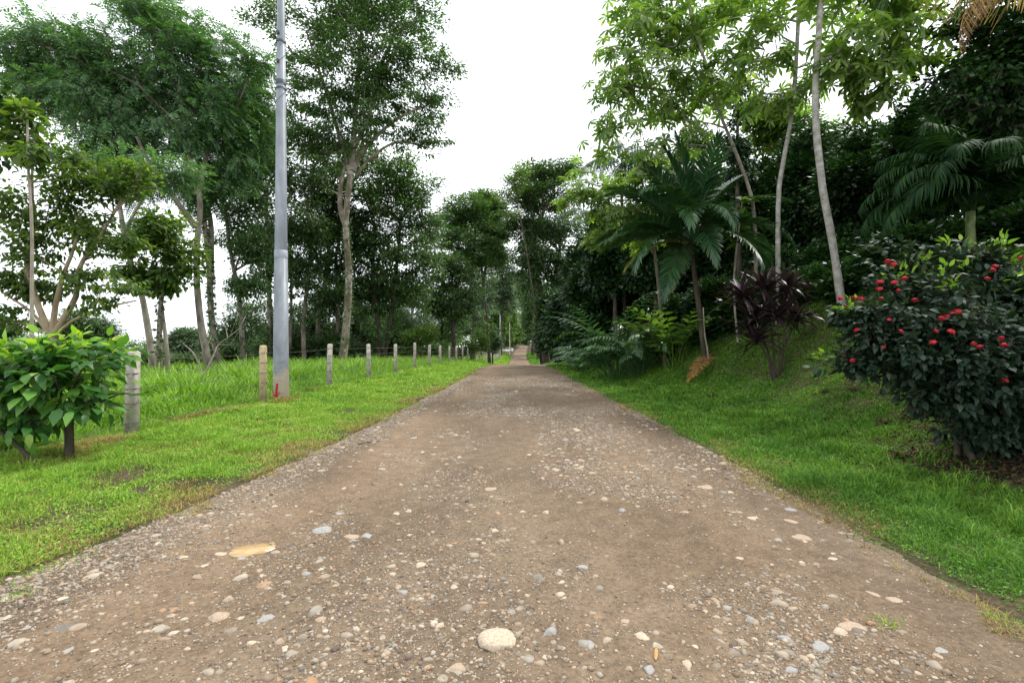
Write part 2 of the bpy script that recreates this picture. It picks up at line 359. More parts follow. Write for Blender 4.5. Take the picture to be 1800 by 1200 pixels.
# stones
m, t = newmat('stone'); out = N(t, "ShaderNodeOutputMaterial"); p = N(t, "ShaderNodeBsdfPrincipled", i_Roughness=.8); p.inputs['Specular IOR Level'].default_value = .3
geo = N(t, "ShaderNodeNewGeometry"); oi = N(t, "ShaderNodeObjectInfo")
ad = N(t, "ShaderNodeMath", operation='ADD'); t.links.new(geo.outputs['Random Per Island'], ad.inputs[0]); t.links.new(oi.outputs['Random'], ad.inputs[1])
fr = N(t, "ShaderNodeMath", operation='FRACT'); t.links.new(ad.outputs[0], fr.inputs[0])
c = ramp(t, fr.outputs[0], [(0, (.20, .145, .10)), (.2, (.38, .30, .215)), (.36, (.25, .235, .20)), (.5, (.50, .42, .32)), (.6, (.14, .13, .115)), (.7, (.44, .34, .245)), (.8, (.10, .08, .065)), (.9, (.35, .29, .22)), (.97, (.36, .22, .12))])
no = N(t, "ShaderNodeTexNoise", i_Scale=22., i_Detail=6.); t.links.new(geo.outputs['Position'], no.inputs['Vector'])
t.links.new(mixc(t, .7, c, ramp(t, no.outputs['Fac'], [(.3, (.6, .57, .53)), (.65, (1.1, 1.1, 1.1))]), 'MULTIPLY'), p.inputs['Base Color'])
bp = N(t, "ShaderNodeBump", i_Strength=.35, i_Distance=.006); t.links.new(no.outputs['Fac'], bp.inputs['Height']); t.links.new(bp.outputs[0], p.inputs['Normal'])
t.links.new(p.outputs[0], out.inputs[0])
solid('stone_cream', [(.3, (.30, .225, .155)), (.5, (.47, .38, .28)), (.7, (.58, .49, .37))], 9, bump=.35, bscale=30, dist=.006)
solid('stone_grey', [(.3, (.20, .175, .145)), (.5, (.31, .30, .28)), (.7, (.42, .41, .38))], 12, bump=.35, bscale=30, dist=.006)
solid('stone_tan', [(.3, (.25, .18, .12)), (.5, (.38, .285, .205)), (.7, (.50, .40, .30))], 12, bump=.35, bscale=30, dist=.006)
# road
m, t = newmat('dirt_road'); out = N(t, "ShaderNodeOutputMaterial"); p = N(t, "ShaderNodeBsdfPrincipled", i_Roughness=.9); p.inputs['Specular IOR Level'].default_value = .2
geo = N(t, "ShaderNodeNewGeometry"); sx = N(t, "ShaderNodeSeparateXYZ"); t.links.new(geo.outputs['Position'], sx.inputs[0])
mpn = N(t, "ShaderNodeMapping"); mpn.inputs['Scale'].default_value = (1, .45, 1); t.links.new(geo.outputs['Position'], mpn.inputs[0])
n1 = N(t, "ShaderNodeTexNoise", i_Scale=.9, i_Detail=5.); t.links.new(mpn.outputs[0], n1.inputs['Vector'])
n2 = N(t, "ShaderNodeTexNoise", i_Scale=38., i_Detail=8., i_Roughness=.7); t.links.new(geo.outputs['Position'], n2.inputs['Vector'])
n3 = N(t, "ShaderNodeTexNoise", i_Scale=7., i_Detail=5.); t.links.new(geo.outputs['Position'], n3.inputs['Vector'])
vo = N(t, "ShaderNodeTexVoronoi", i_Scale=75., i_Randomness=1.); t.links.new(geo.outputs['Position'], vo.inputs['Vector'])
vo2 = N(t, "ShaderNodeTexVoronoi", i_Scale=30., i_Randomness=1.); t.links.new(geo.outputs['Position'], vo2.inputs['Vector'])
base = ramp(t, n1.outputs['Fac'], [(.3, (.128, .093, .061)), (.5, (.174, .128, .085)), (.7, (.226, .170, .116))])
base = mixc(t, .8, base, ramp(t, n3.outputs['Fac'], [(.3, (.74, .72, .70)), (.68, (1.15, 1.14, 1.12))]), 'MULTIPLY')
base = mixc(t, .9, base, ramp(t, n2.outputs['Fac'], [(.3, (.5, .48, .46)), (.5, (1, 1, 1)), (.72, (1.5, 1.47, 1.42))]), 'MULTIPLY')
def grit(v, thr, prob, cols, base):
    sp = ramp(t, v.outputs['Distance'], [(thr, (1, 1, 1)), (thr + .07, (0, 0, 0))])
    sc = N(t, "ShaderNodeSeparateColor"); t.links.new(v.outputs['Color'], sc.inputs[0])
    gt = N(t, "ShaderNodeMath", operation='GREATER_THAN'); gt.inputs[1].default_value = prob; t.links.new(sc.outputs[0], gt.inputs[0])
    mu = N(t, "ShaderNodeMath", operation='MULTIPLY'); t.links.new(sp, mu.inputs[0]); t.links.new(gt.outputs[0], mu.inputs[1])
    return mixc(t, mu.outputs[0], base, ramp(t, sc.outputs[1], cols)), mu.outputs[0]
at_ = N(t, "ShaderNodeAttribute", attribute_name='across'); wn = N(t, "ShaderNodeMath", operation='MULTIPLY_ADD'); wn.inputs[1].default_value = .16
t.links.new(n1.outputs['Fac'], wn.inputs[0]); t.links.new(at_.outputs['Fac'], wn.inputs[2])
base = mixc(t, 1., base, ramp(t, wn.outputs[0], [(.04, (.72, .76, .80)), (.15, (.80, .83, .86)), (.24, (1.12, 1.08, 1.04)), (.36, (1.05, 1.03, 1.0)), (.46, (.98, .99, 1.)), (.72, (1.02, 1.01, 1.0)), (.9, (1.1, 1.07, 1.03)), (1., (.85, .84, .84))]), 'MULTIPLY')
pc = [(0, (.20, .15, .11)), (.4, (.34, .26, .19)), (.7, (.27, .24, .20)), (1, (.48, .39, .29))]
base, g1 = grit(vo, .26, .72, pc, base)
base, g2 = grit(vo2, .24, .76, pc, base)
t.links.new(base, p.inputs['Base Color'])
s1 = N(t, "ShaderNodeMath", operation='ADD'); t.links.new(g1, s1.inputs[0]); t.links.new(n2.outputs['Fac'], s1.inputs[1])
s2 = N(t, "ShaderNodeMath", operation='MULTIPLY_ADD'); s2.inputs[1].default_value = 1.6; t.links.new(g2, s2.inputs[0]); t.links.new(s1.outputs[0], s2.inputs[2])
bp = N(t, "ShaderNodeBump", i_Strength=1., i_Distance=.009); t.links.new(s2.outputs[0], bp.inputs['Height']); t.links.new(bp.outputs[0], p.inputs['Normal'])
t.links.new(p.outputs[0], out.inputs[0])
# soil with grass between
m, t = newmat('soil'); out = N(t, "ShaderNodeOutputMaterial"); p = N(t, "ShaderNodeBsdfPrincipled", i_Roughness=.95); p.inputs['Specular IOR Level'].default_value = .1
geo = N(t, "ShaderNodeNewGeometry")
n1 = N(t, "ShaderNodeTexNoise", i_Scale=1.1, i_Detail=6.); t.links.new(geo.outputs['Position'], n1.inputs['Vector'])
n2 = N(t, "ShaderNodeTexNoise", i_Scale=25., i_Detail=6.); t.links.new(geo.outputs['Position'], n2.inputs['Vector'])
c = ramp(t, n1.outputs['Fac'], [(.35, (.050, .048, .022)), (.5, (.085, .066, .038)), (.64, (.14, .10, .065))])
t.links.new(mixc(t, .9, c, ramp(t, n2.outputs['Fac'], [(.3, (.5, .5, .5)), (.7, (1.3, 1.3, 1.3))]), 'MULTIPLY'), p.inputs['Base Color'])
bp = N(t, "ShaderNodeBump", i_Strength=.8, i_Distance=.02); t.links.new(n2.outputs['Fac'], bp.inputs['Height']); t.links.new(bp.outputs[0], p.inputs['Normal'])
t.links.new(p.outputs[0], out.inputs[0])

# ------------------------------------------------------------------ ground and road
def grid(xs, ys, zf, name, mat):
    X, Y = np.meshgrid(xs, ys); Z = zf(X, Y); n, m_ = X.shape
    i = np.arange(n - 1)[:, None] * m_ + np.arange(m_ - 1)[None]; i = i.ravel()
    mb = MB(); mb.add(np.stack([X, Y, Z], -1), np.stack([i, i + 1, i + m_ + 1, i + m_], 1))
    return mb.build(name, mat, smooth=True)
xs = np.unique(np.concatenate([-np.geomspace(10, 1200, 60), np.arange(-10, 14, .12), np.geomspace(14, 1200, 60)]))
ys = np.unique(np.concatenate([np.arange(-8, 1, .5), np.geomspace(1, 380, 420), np.geomspace(380, 1600, 20)]))
def ground_z(X, Y):
    z = H(X, np.clip(Y, 0, 399)); Yc = np.clip(Y, 0, 399)
    inset = np.minimum(X - XL(Yc), XR(Yc) - X)
    return z - np.where(inset > .12, .16, 0)
tag(grid(xs, ys, ground_z, "ground", 'soil'), kind='structure')
us = np.linspace(-.045, 1.045, 250); ys = np.concatenate([np.arange(-4, 1, .25), np.geomspace(1, 330, 620)])
U, Y = np.meshgrid(us, ys); Yc = np.clip(Y, 0, 399)
wob = (fbm(Y * 1.3, Y * 0 + 3, 5) - .5) * .25
X = XL(Yc) + (XR(Yc) - XL(Yc)) * U + wob * np.abs(U - .5) * 2
i = (np.arange(U.shape[0] - 1)[:, None] * U.shape[1] + np.arange(U.shape[1] - 1)[None]).ravel()
mb = MB(); mb.add(np.stack([X, Y, road_z(X, Yc) + np.where((U < 0) | (U > 1), -.02, .0) + .012], -1), np.stack([i, i + 1, i + U.shape[1] + 1, i + U.shape[1]], 1))
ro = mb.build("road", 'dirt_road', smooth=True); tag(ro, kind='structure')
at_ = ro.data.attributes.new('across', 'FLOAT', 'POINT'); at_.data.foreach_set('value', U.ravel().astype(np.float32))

# ---- puddle
r = R(5); a = np.linspace(0, 2 * pi, 49)[:-1]
rr = 1 + .12 * np.sin(3 * a + 1) + .4 * (vnoise(np.cos(a) * 2.5 + 9, np.sin(a) * 2.5 + 9, 4) * 2 - 1) + .22 * (vnoise(np.cos(a) * 6 + 9, np.sin(a) * 6 + 9, 9) * 2 - 1)
c0 = np.array([-1.88, 3.52]); ca, sa = math.cos(radians(28)), math.sin(radians(28))
ex = np.cos(a) * .235 * rr; ey = np.sin(a) * .105 * rr
pz = float(road_z(c0[0], c0[1])) + .0195
v = np.stack([c0[0] + ex * ca - ey * sa, c0[1] + ex * sa + ey * ca, np.full(48, pz)], 1)
v2 = v.copy(); v2[:, 2] -= .03
k = np.arange(48); j = (k + 1) % 48
mb = MB(); mb.add(np.concatenate([v, [[c0[0], c0[1], pz]], v2]), q=np.stack([k + 49, j + 49, j, k], 1), t=np.stack([k, j, np.full(48, 48)], 1))
tag(mb.build("puddle", 'mud_water'), "small orange muddy puddle in a pothole at left of road", "puddle")

# ---- stones
def ico(sub):
    ph = (1 + 5 ** .5) / 2
    v = nrm(np.array([[-1, ph, 0], [1, ph, 0], [-1, -ph, 0], [1, -ph, 0], [0, -1, ph], [0, 1, ph], [0, -1, -ph], [0, 1, -ph], [ph, 0, -1], [ph, 0, 1], [-ph, 0, -1], [-ph, 0, 1]], float))
    f = [[0, 11, 5], [0, 5, 1], [0, 1, 7], [0, 7, 10], [0, 10, 11], [1, 5, 9], [5, 11, 4], [11, 10, 2], [10, 7, 6], [7, 1, 8], [3, 9, 4], [3, 4, 2], [3, 2, 6], [3, 6, 8], [3, 8, 9], [4, 9, 5], [2, 4, 11], [6, 2, 10], [8, 6, 7], [9, 8, 1]]
    for _ in range(sub):
        v = list(v); cache = {}; nf = []
        def mid(a, b):
            k = (min(a, b), max(a, b))
            if k not in cache: v.append(nrm(v[a] + v[b])); cache[k] = len(v) - 1
            return cache[k]
        for a, b, c in f:
            x, y, z = mid(a, b), mid(b, c), mid(c, a); nf += [[a, x, z], [b, y, x], [c, z, y], [x, y, z]]
        f = nf; v = np.array(v)
    return v, np.array(f)
IV, IF = ico(0); IV2, IF2 = ico(2); IV3, IF3 = ico(3)
def stone_shape(V, r, flat=.45, cuts=7, lump=.08):
    v = V.copy()
    for _ in range(cuts):                                     # faceted by a few random planes
        n = nrm(r.normal(size=3) * [1, 1, .6]); d = r.uniform(.5, .85); h = v @ n
        v = v - np.where(h > d, (h - d) * .85, 0)[:, None] * n
    v = v * (1 + lump * (vnoise(v[:, 0] * 2 + 7, v[:, 1] * 2 + v[:, 2] * 1.3 + 7, int(r.integers(99)))[:, None] - .5) * 2)
    return v * np.array([1, r.uniform(.55, .85), flat * r.uniform(.8, 1.3)])
special = [  # px, py, width px, material, flatness
    (873, 1140, 70, 'stone_cream', .5), (803, 1190, 40, 'stone_tan', .5), (1237, 858, 46, 'stone_tan', .22), (1405, 948, 44, 'stone_tan', .22),
    (647, 949, 38, 'stone_grey', .35), (617, 951, 32, 'stone_tan', .35), (570, 937, 44, 'stone_grey', .3), (598, 904, 24, 'stone_grey', .3),
    (425, 981, 30, 'stone_grey', .3), (390, 973, 24, 'stone_cream', .4), (470, 1097, 34, 'stone_grey', .35), (553, 1087, 26, 'stone_grey', .35),
    (740, 1004, 27, 'stone_cream', .5), (385, 1091, 48, 'stone_tan', .35), (1325, 915, 30, 'stone_cream', .3), (1125, 1127, 44, 'stone_cream', .3),
    (1207, 1181, 26, 'stone_cream', .45), (1142, 1192, 34, 'stone_grey', .5), (967, 1124, 30, 'stone_grey', .5), (985, 1059, 22, 'stone_cream', .5),
    (1495, 1106, 60, 'stone_tan', .25), (1440, 1144, 40, 'stone_grey', .4), (1480, 1118, 32, 'stone_cream', .4), (1378, 1128, 30, 'stone_grey', .5),
    (1575, 1060, 40, 'stone_tan', .25), (1535, 1046, 34, 'stone_tan', .25), (1425, 1160, 24, 'stone_cream', .4), (1388, 1187, 30, 'stone_grey', .4),
    (773, 1112, 24, 'stone_cream', .6), (797, 1120, 14, 'stone_cream', .8), (443, 1143, 26, 'stone_cream', .35), (493, 1143, 20, 'stone_tan', .6),
    (1205, 905, 24, 'stone_tan', .3), (1063, 884, 22, 'stone_tan', .4), (1095, 906, 20, 'stone_grey', .5), (987, 964, 16, 'stone_tan', .8),
    (960, 909, 16, 'stone_cream', .5), (918, 909, 14, 'stone_cream', .5), (718, 905, 16, 'stone_cream', .6), (697, 911, 14, 'stone_cream', .6),
    (403, 1060, 22, 'stone_tan', .5), (1040, 834, 24, 'stone_tan', .3), (1388, 897, 28, 'stone_grey', .25), (1395, 920, 40, 'stone_tan', .25),
    (708, 1052, 20, 'stone_grey', .5), (540, 1019, 22, 'stone_grey', .5), (1285, 867, 18, 'stone_cream', .3), (1015, 760, 24, 'stone_cream', .3),
    (1180, 1040, 18, 'stone_cream', .5), (1320, 1098, 22, 'stone_grey', .5), (1240, 1082, 14, 'stone_cream', .5), (860, 866, 34, 'stone_tan', .25),
    (905, 690, 12, 'stone_cream', .3), (726, 772, 22, 'stone_grey', .3), (605, 862, 18, 'stone_cream', .3), (1100, 832, 14, 'stone_tan', .3),
    (500, 1155, 18, 'stone_cream', .4), (760, 1060, 16, 'stone_grey', .5), (690, 1019, 16, 'stone_cream', .5), (1655, 1150, 30, 'stone_grey', .3),
    (1300, 985, 20, 'stone_cream', .3), (455, 1007, 18, 'stone_tan', .5), (320, 985, 20, 'stone_cream', .3), (1465, 985, 24, 'stone_cream', .25)]
slabel = {(873, 1140): "largest stone, a smooth cream cobble low in the road", (803, 1190): "smooth tan cobble below the largest cream cobble",
          (425, 981): "flat pale grey stone at the near edge of the orange puddle", (1237, 858): "long flat tan rock set in the right half of road",
          (1405, 948): "flat tan triangular rock near the right grass edge", (1495, 1106): "long flat pinkish rock low at the right of the road",
          (647, 949): "flat blue grey stone beside a tan one in mid road", (617, 951): "tan stone touching the flat blue grey stone in mid road",
          (385, 1091): "long tan sliver of rock at lower left of the road", (390, 973): "rounded cream stone at left end of the orange puddle",
          (1125, 1127): "wide flat cream stone just above the brown seed pod"}
r = R(21); cnt = 0; pool = []
prot = [stone_shape(IV2, R(100 + k), .45, 8) for k in range(10)]
prot_mesh = {}
pool = special[:]
while len(pool) < 300:
    Z = 1275 / (math.exp(r.uniform(math.log(110), math.log(590))))
    u = r.uniform(.06, .97); X = float(XL(Z) + (XR(Z) - XL(Z)) * u)
    px = 900 + X * F / Z; py = 600 + F * 1.5 / Z
    if not (5 < px < 1795): continue
    size = r.uniform(.019, .036) * (1.35 if r.random() < .2 else 1) * (1 if Z < 5 else 1.3)
    if fbm(X * 1.2, Z * .8, 33) < .40: continue
    pool.append((px, py, 2 * size * F / Z, ['stone_cream', 'stone_grey', 'stone_tan', 'stone', 'stone'][r.integers(5)], r.uniform(.25, .5)))
for (px, py, w, mat, fl) in pool:
    Z = 1275 / (py - 600); X = (px - 900) / F * Z; s = w / 2 * Z / F
    z = float(road_z(X, Z)) + .012
    if (px, py) == (873, 1140):
        mb = MB(); V = stone_shape(IV3, R(3), .42, 5, .06); mb.add(V * [1, .95, 1], t=IF3); o = mb.build('cobble', mat, smooth=True); z += .12 * s
        key = 'big'
    else:
        k = int(r.integers(10)); key = (k, mat)
        if key not in prot_mesh:
            mb = MB(); mb.add(prot[k], t=IF2); o = mb.build('stone', mat, smooth=True); prot_mesh[key] = o.data
        else:
            o = bpy.data.objects.new('stone', prot_mesh[key]); col.objects.link(o)
    o.location = (X, Z, z - .12 * s); o.rotation_euler = (r.normal() * .1, r.normal() * .1, (r.normal() * .4 if w > 26 else r.uniform(0, 6.28)))
    o.scale = (s, s * 1.15, s * fl / .45)
    tag(o, slabel.get((px, py), "pale stone half buried in the brown dirt road"), "stone", "stones lying in the dirt road")

def scatter_gravel(n, seed):
    r = R(seed); Z = 1.5 * F / np.exp(r.uniform(math.log(60), math.log(700), n)); u = r.uniform(-.03, 1.02, n)
    X = XL(Z) + (XR(Z) - XL(Z)) * u
    dens = np.clip((fbm(X * 1.3, Z * .8, 33) - .42) * 4, .03, 1)
    dens = np.maximum(dens, np.exp(-(u / .1) ** 2) * .95)                       # gravel bank at the left edge
    dens = np.maximum(dens, .8 * np.exp(-((X + .55) / .75) ** 2 - ((Z - 2.5) / 1.3) ** 2))
    dens *= 1 - .85 * np.exp(-((u - .2) / .06) ** 2) * (fbm(X, Z * .5, 8) > .35)   # smooth wheel track
    dens *= 1 - .6 * np.exp(-((u - .9) / .07) ** 2)
    k = (r.random(n) < dens) & (np.abs(X / Z * F) < 1300); X = X[k]; Z = Z[k]; u = u[k]
    s = np.exp(r.normal(-5.05, .5, len(X))) * (1 + .2 * (u < .12)); s = np.maximum(s, .0011 * Z) * .95
    return X, Z, np.clip(s, .003, .03)
X, Z, s = scatter_gravel(180000, 44); r = R(45)
forms = [stone_shape(IV, R(200 + k), .55, 5, .1) for k in range(6)]
mb = MB(); w = r.integers(0, 6, len(X))
zz = road_z(X, Z) + .012
for k, V in enumerate(forms):
    m_ = w == k; n = m_.sum(); a = r.uniform(0, 6.28, n); c_, s_ = np.cos(a), np.sin(a); S = s[m_]
    sx_ = V[None, :, 0] * c_[:, None] - V[None, :, 1] * s_[:, None]; sy_ = V[None, :, 0] * s_[:, None] + V[None, :, 1] * c_[:, None]
    v = np.stack([X[m_][:, None] + sx_ * S[:, None], Z[m_][:, None] + sy_ * S[:, None], zz[m_][:, None] + (V[None, :, 2] + .12) * S[:, None]], -1)
    mb.add(v, t=(IF[None] + (np.arange(n) * 12)[:, None, None]).reshape(-1, 3))
X, Z, s = scatter_gravel(12500, 46); r = R(47); IV1, IF1 = ico(1)
X2, Z2, _s = scatter_gravel(34000, 48); kf_ = (Z2 > 5.5) & (Z2 < 34); X = np.concatenate([X, X2[kf_]]); Z = np.concatenate([Z, Z2[kf_]])
s = np.exp(r.normal(-4.2, .5, len(X))) * (1 + .03 * np.minimum(Z, 25)); s = np.clip(s, .008, .06); kk = Z < 60; X = X[kk]; Z = Z[kk]; s = s[kk]; forms = [stone_shape(IV1, R(220 + k), .4, 6, .12) for k in range(8)]
w = r.integers(0, 8, len(X)); zz = road_z(X, Z) + .012; NV = len(IV1)
for k, V in enumerate(forms):
    m_ = w == k; n = m_.sum(); a = np.where(r.random(n) < .6, r.normal(size=n) * .5, r.uniform(0, 6.28, n)); c_, s_ = np.cos(a), np.sin(a); S = s[m_]
    sx_ = V[None, :, 0] * c_[:, None] - V[None, :, 1] * s_[:, None]; sy_ = V[None, :, 0] * s_[:, None] + V[None, :, 1] * c_[:, None]
    v = np.stack([X[m_][:, None] + sx_ * S[:, None], Z[m_][:, None] + sy_ * S[:, None], zz[m_][:, None] + (V[None, :, 2] - .20) * S[:, None]], -1)
    mb.add(v, t=(IF1[None] + (np.arange(n) * NV)[:, None, None]).reshape(-1, 3))
tag(mb.build("gravel", 'stone'), "fine mixed gravel strewn over the dirt road", "gravel", kind='stuff')

# ------------------------------------------------------------------ grass
def blades(mb, X, Z, h, w, r, lean=.5, base=None):
    n = len(X); z = top(X, Z) if base is None else base
    a = r.uniform(0, 2 * pi, n); wx, wy = np.cos(a) * w / 2, np.sin(a) * w / 2
    b = r.uniform(0, 2 * pi, n); ln = h * lean * r.uniform(.2, 1.4, n); lx, ly = np.cos(b) * ln, np.sin(b) * ln
    P0 = np.stack([X, Z, z - .01], 1); W = np.stack([wx, wy, wx * 0], 1)
    Pm = P0 + np.stack([lx * .35, ly * .35, h * .6], 1); Pt = P0 + np.stack([lx, ly, h * (1 - .35 * np.clip(ln / h, 0, 1))], 1)
    v = np.stack([P0 - W, P0 + W, Pm - W * .8, Pm + W * .8, Pt], 1).reshape(-1, 3)
    o = np.arange(n)[:, None] * 5
    mb.add(v, o + np.array([[0, 1, 3, 2]]), o + np.array([[2, 3, 4]]))
def verge_edge_left(Z): return XL(Z) + .14 + (fbm(Z * 1.2, Z * 0 + 1, 50) - .5) * .9
def verge_edge_right(Z): return XR(Z) - .16 + (fbm(Z * 2.2, Z * 0 + 5, 52) - .5) * .5
def zsamp(r, n, z0, z1, p=1.): 
    u = r.random(n); return z0 * (z1 / z0) ** (u ** p)
def inview(X, Z, m=420): return np.abs(X / Z * F) < 900 + m + 60 / Z
def fenceX(Z): return -6.05 + .0365 * Z

r = R(61)
Z = zsamp(r, 620000, 2.6, 130, 1.05); e = verge_edge_left(Z); fx = fenceX(Z)
X = e - (r.random(len(Z)) ** 1.05) * (e - fx + .7)
d = e - X
bare = np.exp(-(((X + 3.9) / .55) ** 2 + ((Z - 3.9) / .5) ** 2)) + .8 * np.exp(-(((X + 4.25) / .35) ** 2 + ((Z - 5.2) / .8) ** 2))
keep = inview(X, Z) & (r.random(len(Z)) < np.clip(.06 + d * 1.3, 0, 1) * np.clip(fbm(X * 1.8, Z * 1.8, 71) * 5 - 2.0 + d * .85, .03, 1)) & (r.random(len(Z)) > bare * .75)
X = X[keep]; Z = Z[keep]; d = d[keep]
tall = .5 * fbm(X * 1.4, Z * 1.4, 73) + .62 * vnoise(X * 4.5, Z * 4.5, 74); h = (.024 + .085 * tall ** 2 * np.clip(d / .8, .3, 1.6)) * r.uniform(.5, 1.6, len(X)); h = np.maximum(h, .0026 * Z)
w = np.maximum(.0045, .0012 * Z) * r.uniform(.7, 1.4, len(X))
mb = MB(); lf = r.random(len(X)) < .45
blades(mb, X[~lf], Z[~lf], h[~lf], w[~lf], r, 1.0)
pos = np.stack([X[lf], Z[lf], top(X[lf], Z[lf]) + h[lf] * .5 * r.random(lf.sum())], 1)
dd = rdir(r, lf.sum()); dd[:, 2] = np.abs(dd[:, 2]) * .5
place(mb, t_diamond(.5, .05), pos, dd, nrm(np.array([0, 0, 1.]) + rdir(r, lf.sum()) * .5), np.maximum(.022, .0034 * pos[:, 1]) * r.uniform(.5, 1.6, lf.sum()), r)
tag(mb.build("verge_grass", 'grass_short'), "short bright grass and tiny weeds between road and fence", "grass", kind='stuff')

r = R(62)
Z = zsamp(r, 950000, 2.3, 150, .95); e = verge_edge_right(Z)
X = e + (r.random(len(Z)) ** 1.0) * np.interp(Z, [2, 10, 20, 40, 150], [6.5, 7, 5.2, 2.6, 2.5])
d = X - e
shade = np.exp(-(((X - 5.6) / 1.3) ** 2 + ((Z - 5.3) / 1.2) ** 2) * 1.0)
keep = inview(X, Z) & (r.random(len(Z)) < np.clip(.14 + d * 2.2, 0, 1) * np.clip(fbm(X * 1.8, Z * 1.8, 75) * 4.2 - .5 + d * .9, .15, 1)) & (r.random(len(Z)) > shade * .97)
keep &= r.random(len(Z)) < np.interp(d, [0, 4, 7, 9], [1, 1, .7, .1])
X = X[keep]; Z = Z[keep]; d = d[keep]
tall = .5 * fbm(X * 1.2, Z * 1.2, 77) + .62 * vnoise(X * 4, Z * 4, 78); near = np.exp(-((d - 1.5) / 1.0) ** 2)
h = (.028 + (.08 + .16 * near) * tall ** 2 * np.clip(d / .6, .3, 1)) * r.uniform(.5, 1.6, len(X)); h = np.maximum(h, .0034 * Z)
w = np.maximum(.0055, .0016 * Z) * r.uniform(.7, 1.4, len(X))
mb = MB(); lf = r.random(len(X)) < .3
blades(mb, X[~lf], Z[~lf], h[~lf], w[~lf], r, 1.0)
pos = np.stack([X[lf], Z[lf], top(X[lf], Z[lf]) + h[lf] * .5 * r.random(lf.sum())], 1)
dd = rdir(r, lf.sum()); dd[:, 2] = np.abs(dd[:, 2]) * .5
place(mb, t_diamond(.5, .05), pos, dd, nrm(np.array([0, 0, 1.]) + rdir(r, lf.sum()) * .5), np.maximum(.024, .0034 * pos[:, 1]) * r.uniform(.6, 1.4, lf.sum()), r)
tag(mb.build("bank_grass", 'grass_bank'), "green grass covering the bank right of the road", "grass", kind='stuff')

r = R(63)          # tall pasture grass beyond the fence
Z = zsamp(r, 150000, 6.5, 120, 1.0); X = fenceX(Z) - .25 - r.random(len(Z)) ** 1.3 * np.interp(Z, [6, 12, 40, 120], [4, 9, 12, 14])
cl = fbm(X * .9, Z * .9, 81); keep = inview(X, Z) & (r.random(len(Z)) < np.clip(cl * 2.6 - .4, .15, 1)); X = X[keep]; Z = Z[keep]; cl = cl[keep]
dd_ = fenceX(Z) - X
h = (.16 + .75 * np.clip(dd_ / 1.6, .1, 1) * cl) * r.uniform(.5, 1.25, len(X)) * np.interp(Z, [6, 9, 15, 40], [.75, .9, 1, .9]); w = np.maximum(.011, .0012 * Z) * r.uniform(.6, 1.3, len(X))
mb = MB(); st_ = [t_strap(.05, .55, 4, .004, .2), t_strap(.045, .25, 4, .004, .1), t_strap(.05, .9, 4, .004, .3)]
pos = np.stack([X, Z, top(X, Z) - .02], 1); d3 = rdir(r, len(X)) * [.55, .55, .25] + [0, 0, 1]
up = nrm(np.cross(d3, rdir(r, len(X))))
sd = d3 * [1, 1, 0]; up = nrm(np.array([0, 0, .4]) - sd)           # droops outwards
place(mb, st_, pos, nrm(d3), up, h * 1.25, r)
tag(mb.build("pasture_grass", 'grass_tall'), "tall lush pasture grass growing behind the concrete posts", "grass", kind='stuff')

r = R(64)          # brown dead strip beneath the wires
Z = 5.5 + 9 * r.random(26000); X = fenceX(Z) + .05 + r.normal(size=len(Z)) * .16 + .18 * np.sin(Z * 1.3)
keep = r.random(len(Z)) < np.clip(fbm(X * 1.5, Z * 1.5, 85) * 3 - 1.1, 0, 1); X = X[keep]; Z = Z[keep]
mb = MB(); blades(mb, X, Z, r.uniform(.04, .16, len(X)), np.full(len(X), .007), r, 1.6)
r2 = R(65); Z = zsamp(r2, 150000, 2.4, 40); side = r2.random(len(Z)) < .78
X = np.where(side, verge_edge_left(Z) - r2.random(len(Z)) ** 1.3 * 2.6, verge_edge_right(Z) + r2.random(len(Z)) ** 1.6 * .8 - .08)
keep = inview(X, Z) & (fbm(X * 1.6 , Z * .9, 88) > .47); X = X[keep]; Z = Z[keep]
blades(mb, X, Z, r2.uniform(.02, .07, len(X)), np.maximum(.004, .0011 * Z), r2, 1.3)
tag(mb.build("dry_grass", 'grass_dry'), "brown dead grass in a strip under the fence wires", "grass", kind='stuff')

r = R(66)
Z = zsamp(r, 16000, 3.5, 30); X = XR(Z) + 1.2 + r.random(len(Z)) * 7
keep = inview(X, Z) & (r.random(len(Z)) < np.clip((X - XR(Z) - 1.2) / 5, .1, 1) + np.exp(-(((X - 5.4) / 1.2) ** 2 + ((Z - 5.2) / 1.2) ** 2)))
X = X[keep]; Z = Z[keep]; pos = np.stack([X, Z, top(X, Z) + .015], 1); d3 = rdir(r, len(X)); d3[:, 2] *= .25
mb = MB(); place(mb, [t_broad(.5, .12, .3), t_broad(.3, .1, .5)], pos, d3, nrm(UP + rdir(r, len(X)) * .5), r.uniform(.03, .09, len(X)), r)
n = 9000; X = 5.5 + r.normal(size=n) * .85; Z = 5.3 + r.normal(size=n) * .8; pos = np.stack([X, Z, top(X, Z) + .012], 1); d3 = rdir(r, n); d3[:, 2] *= .2  # extra dark litter standing in for the shade beneath the flowering bush
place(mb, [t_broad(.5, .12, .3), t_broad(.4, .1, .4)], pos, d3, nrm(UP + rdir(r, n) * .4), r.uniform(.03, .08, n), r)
tag(mb.build("leaf_litter", 'leaf_brown'), "brown leaf litter over the right bank, piled as shade under the flowering bush", "leaf litter", kind='stuff')

